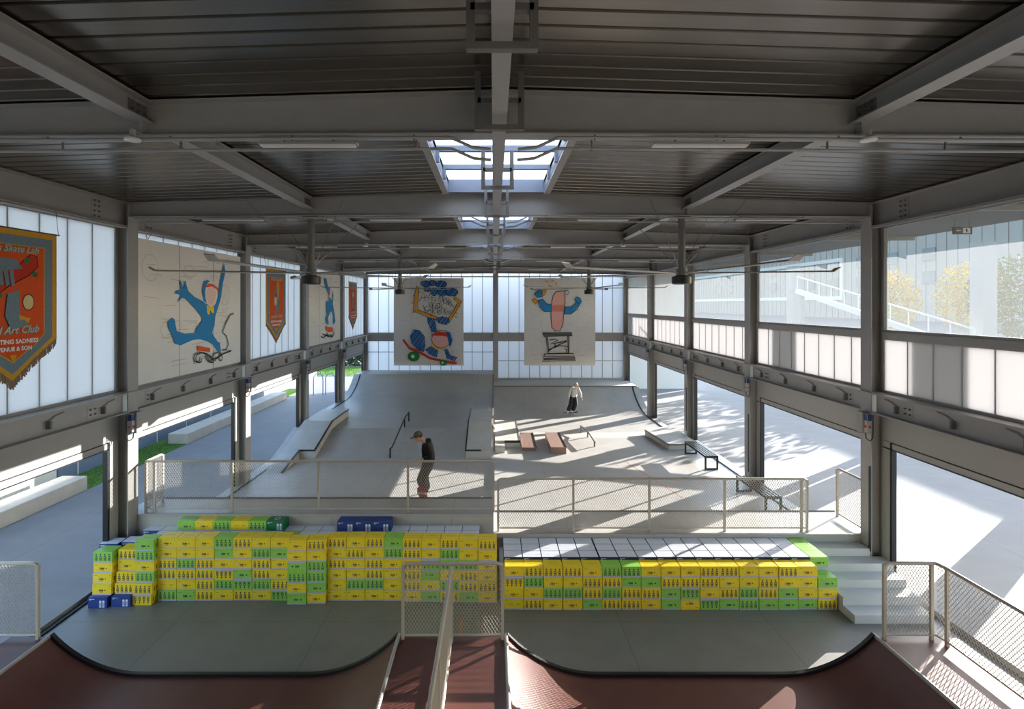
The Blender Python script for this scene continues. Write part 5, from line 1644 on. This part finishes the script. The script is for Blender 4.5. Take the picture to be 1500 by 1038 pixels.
for i in range(11):
    for j in range(2):
        y = 170 + 16 * i
        q = MB(); q.box(BX - 0.4, BX, y, y + 5.2, 13 + 8 * j, 17.4 + 8 * j, FARGLASS); q.build('window', fb)
q = MB(); q.box(BX - 0.6, BX, 215, 216.6, 8, 26, FARWHITE); q.box(BX - 0.6, BX, 216.6, 420, 8, 9.6, FARWHITE); q.box(BX - 0.6, BX, 216.6, 420, 24.4, 26, FARWHITE)
q.build('white_frame', fb)
t = thing('outdoor_stair', (27, 33, 0.1), 'white sloping stair with railing outside behind the glass', 'stair')
q = MB(); q.bar((23, 38, 6.9), (23, 24.0, 3.6), 0.25, 0.32, FARWHITE)
for y, z in ((37.5, 6.6), (31, 5.1), (25, 3.7)):
    q.box(22.85, 23.15, y - 0.15, y + 0.15, 0.1, z, FARCONC)
q.build('stringer', t)
q = MB(); q.bar((23, 38, 8.0), (23, 24.0, 4.7), 0.08, 0.08, FARWHITE)
q.build('handrail', t)
for i in range(12):
    f = i / 11
    q = MB(); q.bar((23, 38 - 14 * f, 6.9 - 3.3 * f), (23, 38 - 14 * f, 8.0 - 3.3 * f), 0.05, 0.05, FARWHITE); q.build('baluster', t)
# canopy along the glazed side
q = MB(); q.box(8.85, 13.2, -4.8, 36.0, 8.0, 8.22, STEEL_DARK)
for y in COLS:
    q.box(8.2, 13.1, y + 0.1, y + 0.2, 7.88, 8.0, STEEL)
tag(q.build('canopy'), 'flat grey canopy over the glazed side of the hall', 'canopy')
# unseen neighbouring wall, added to keep the sun off the back wall
q = MB(); q.box(-8.1, 13.6, 34.5, 34.9, 0.08, 9.2, WHITE); tag(q.build('neighbour_shade_wall'), 'pale unseen wall of the next building, added to shade the translucent back wall', 'wall')
# exit sign hanging in the hall beyond the glass
t = thing('exit_sign', (11.6, 12.4, 7.5), 'dark exit sign with white arrow and running figure hanging outside the nearest glazed window', 'sign')
q = MB(); q.box(11.37, 11.83, 12.4, 12.44, 7.62, 7.80, BLACK); q.build('sign_box', t)
q = MB()
A = Art(q, lambda u, v, h: (u, 12.4 - h, v))
A.poly([(11.60, 7.645), (11.78, 7.645), (11.78, 7.775), (11.60, 7.775)], INKWHITE)
A.poly([(11.66, 7.66), (11.68, 7.70), (11.66, 7.73), (11.69, 7.76), (11.72, 7.73), (11.70, 7.70), (11.745, 7.66), (11.72, 7.66), (11.69, 7.685), (11.675, 7.66)], PBLACK)
A.line([(11.55, 7.71), (11.47, 7.71)], 0.02, INKWHITE); A.poly([(11.43, 7.71), (11.48, 7.74), (11.48, 7.68)], INKWHITE)
q.build('pictogram', t, weld=False)
for x in (11.42, 11.78):
    q = MB(); q.tube([(x, 12.42, 7.80), (x, 12.42, 7.995)], 0.008, STEEL_DARK, 6); q.build('hanger_rod', t)
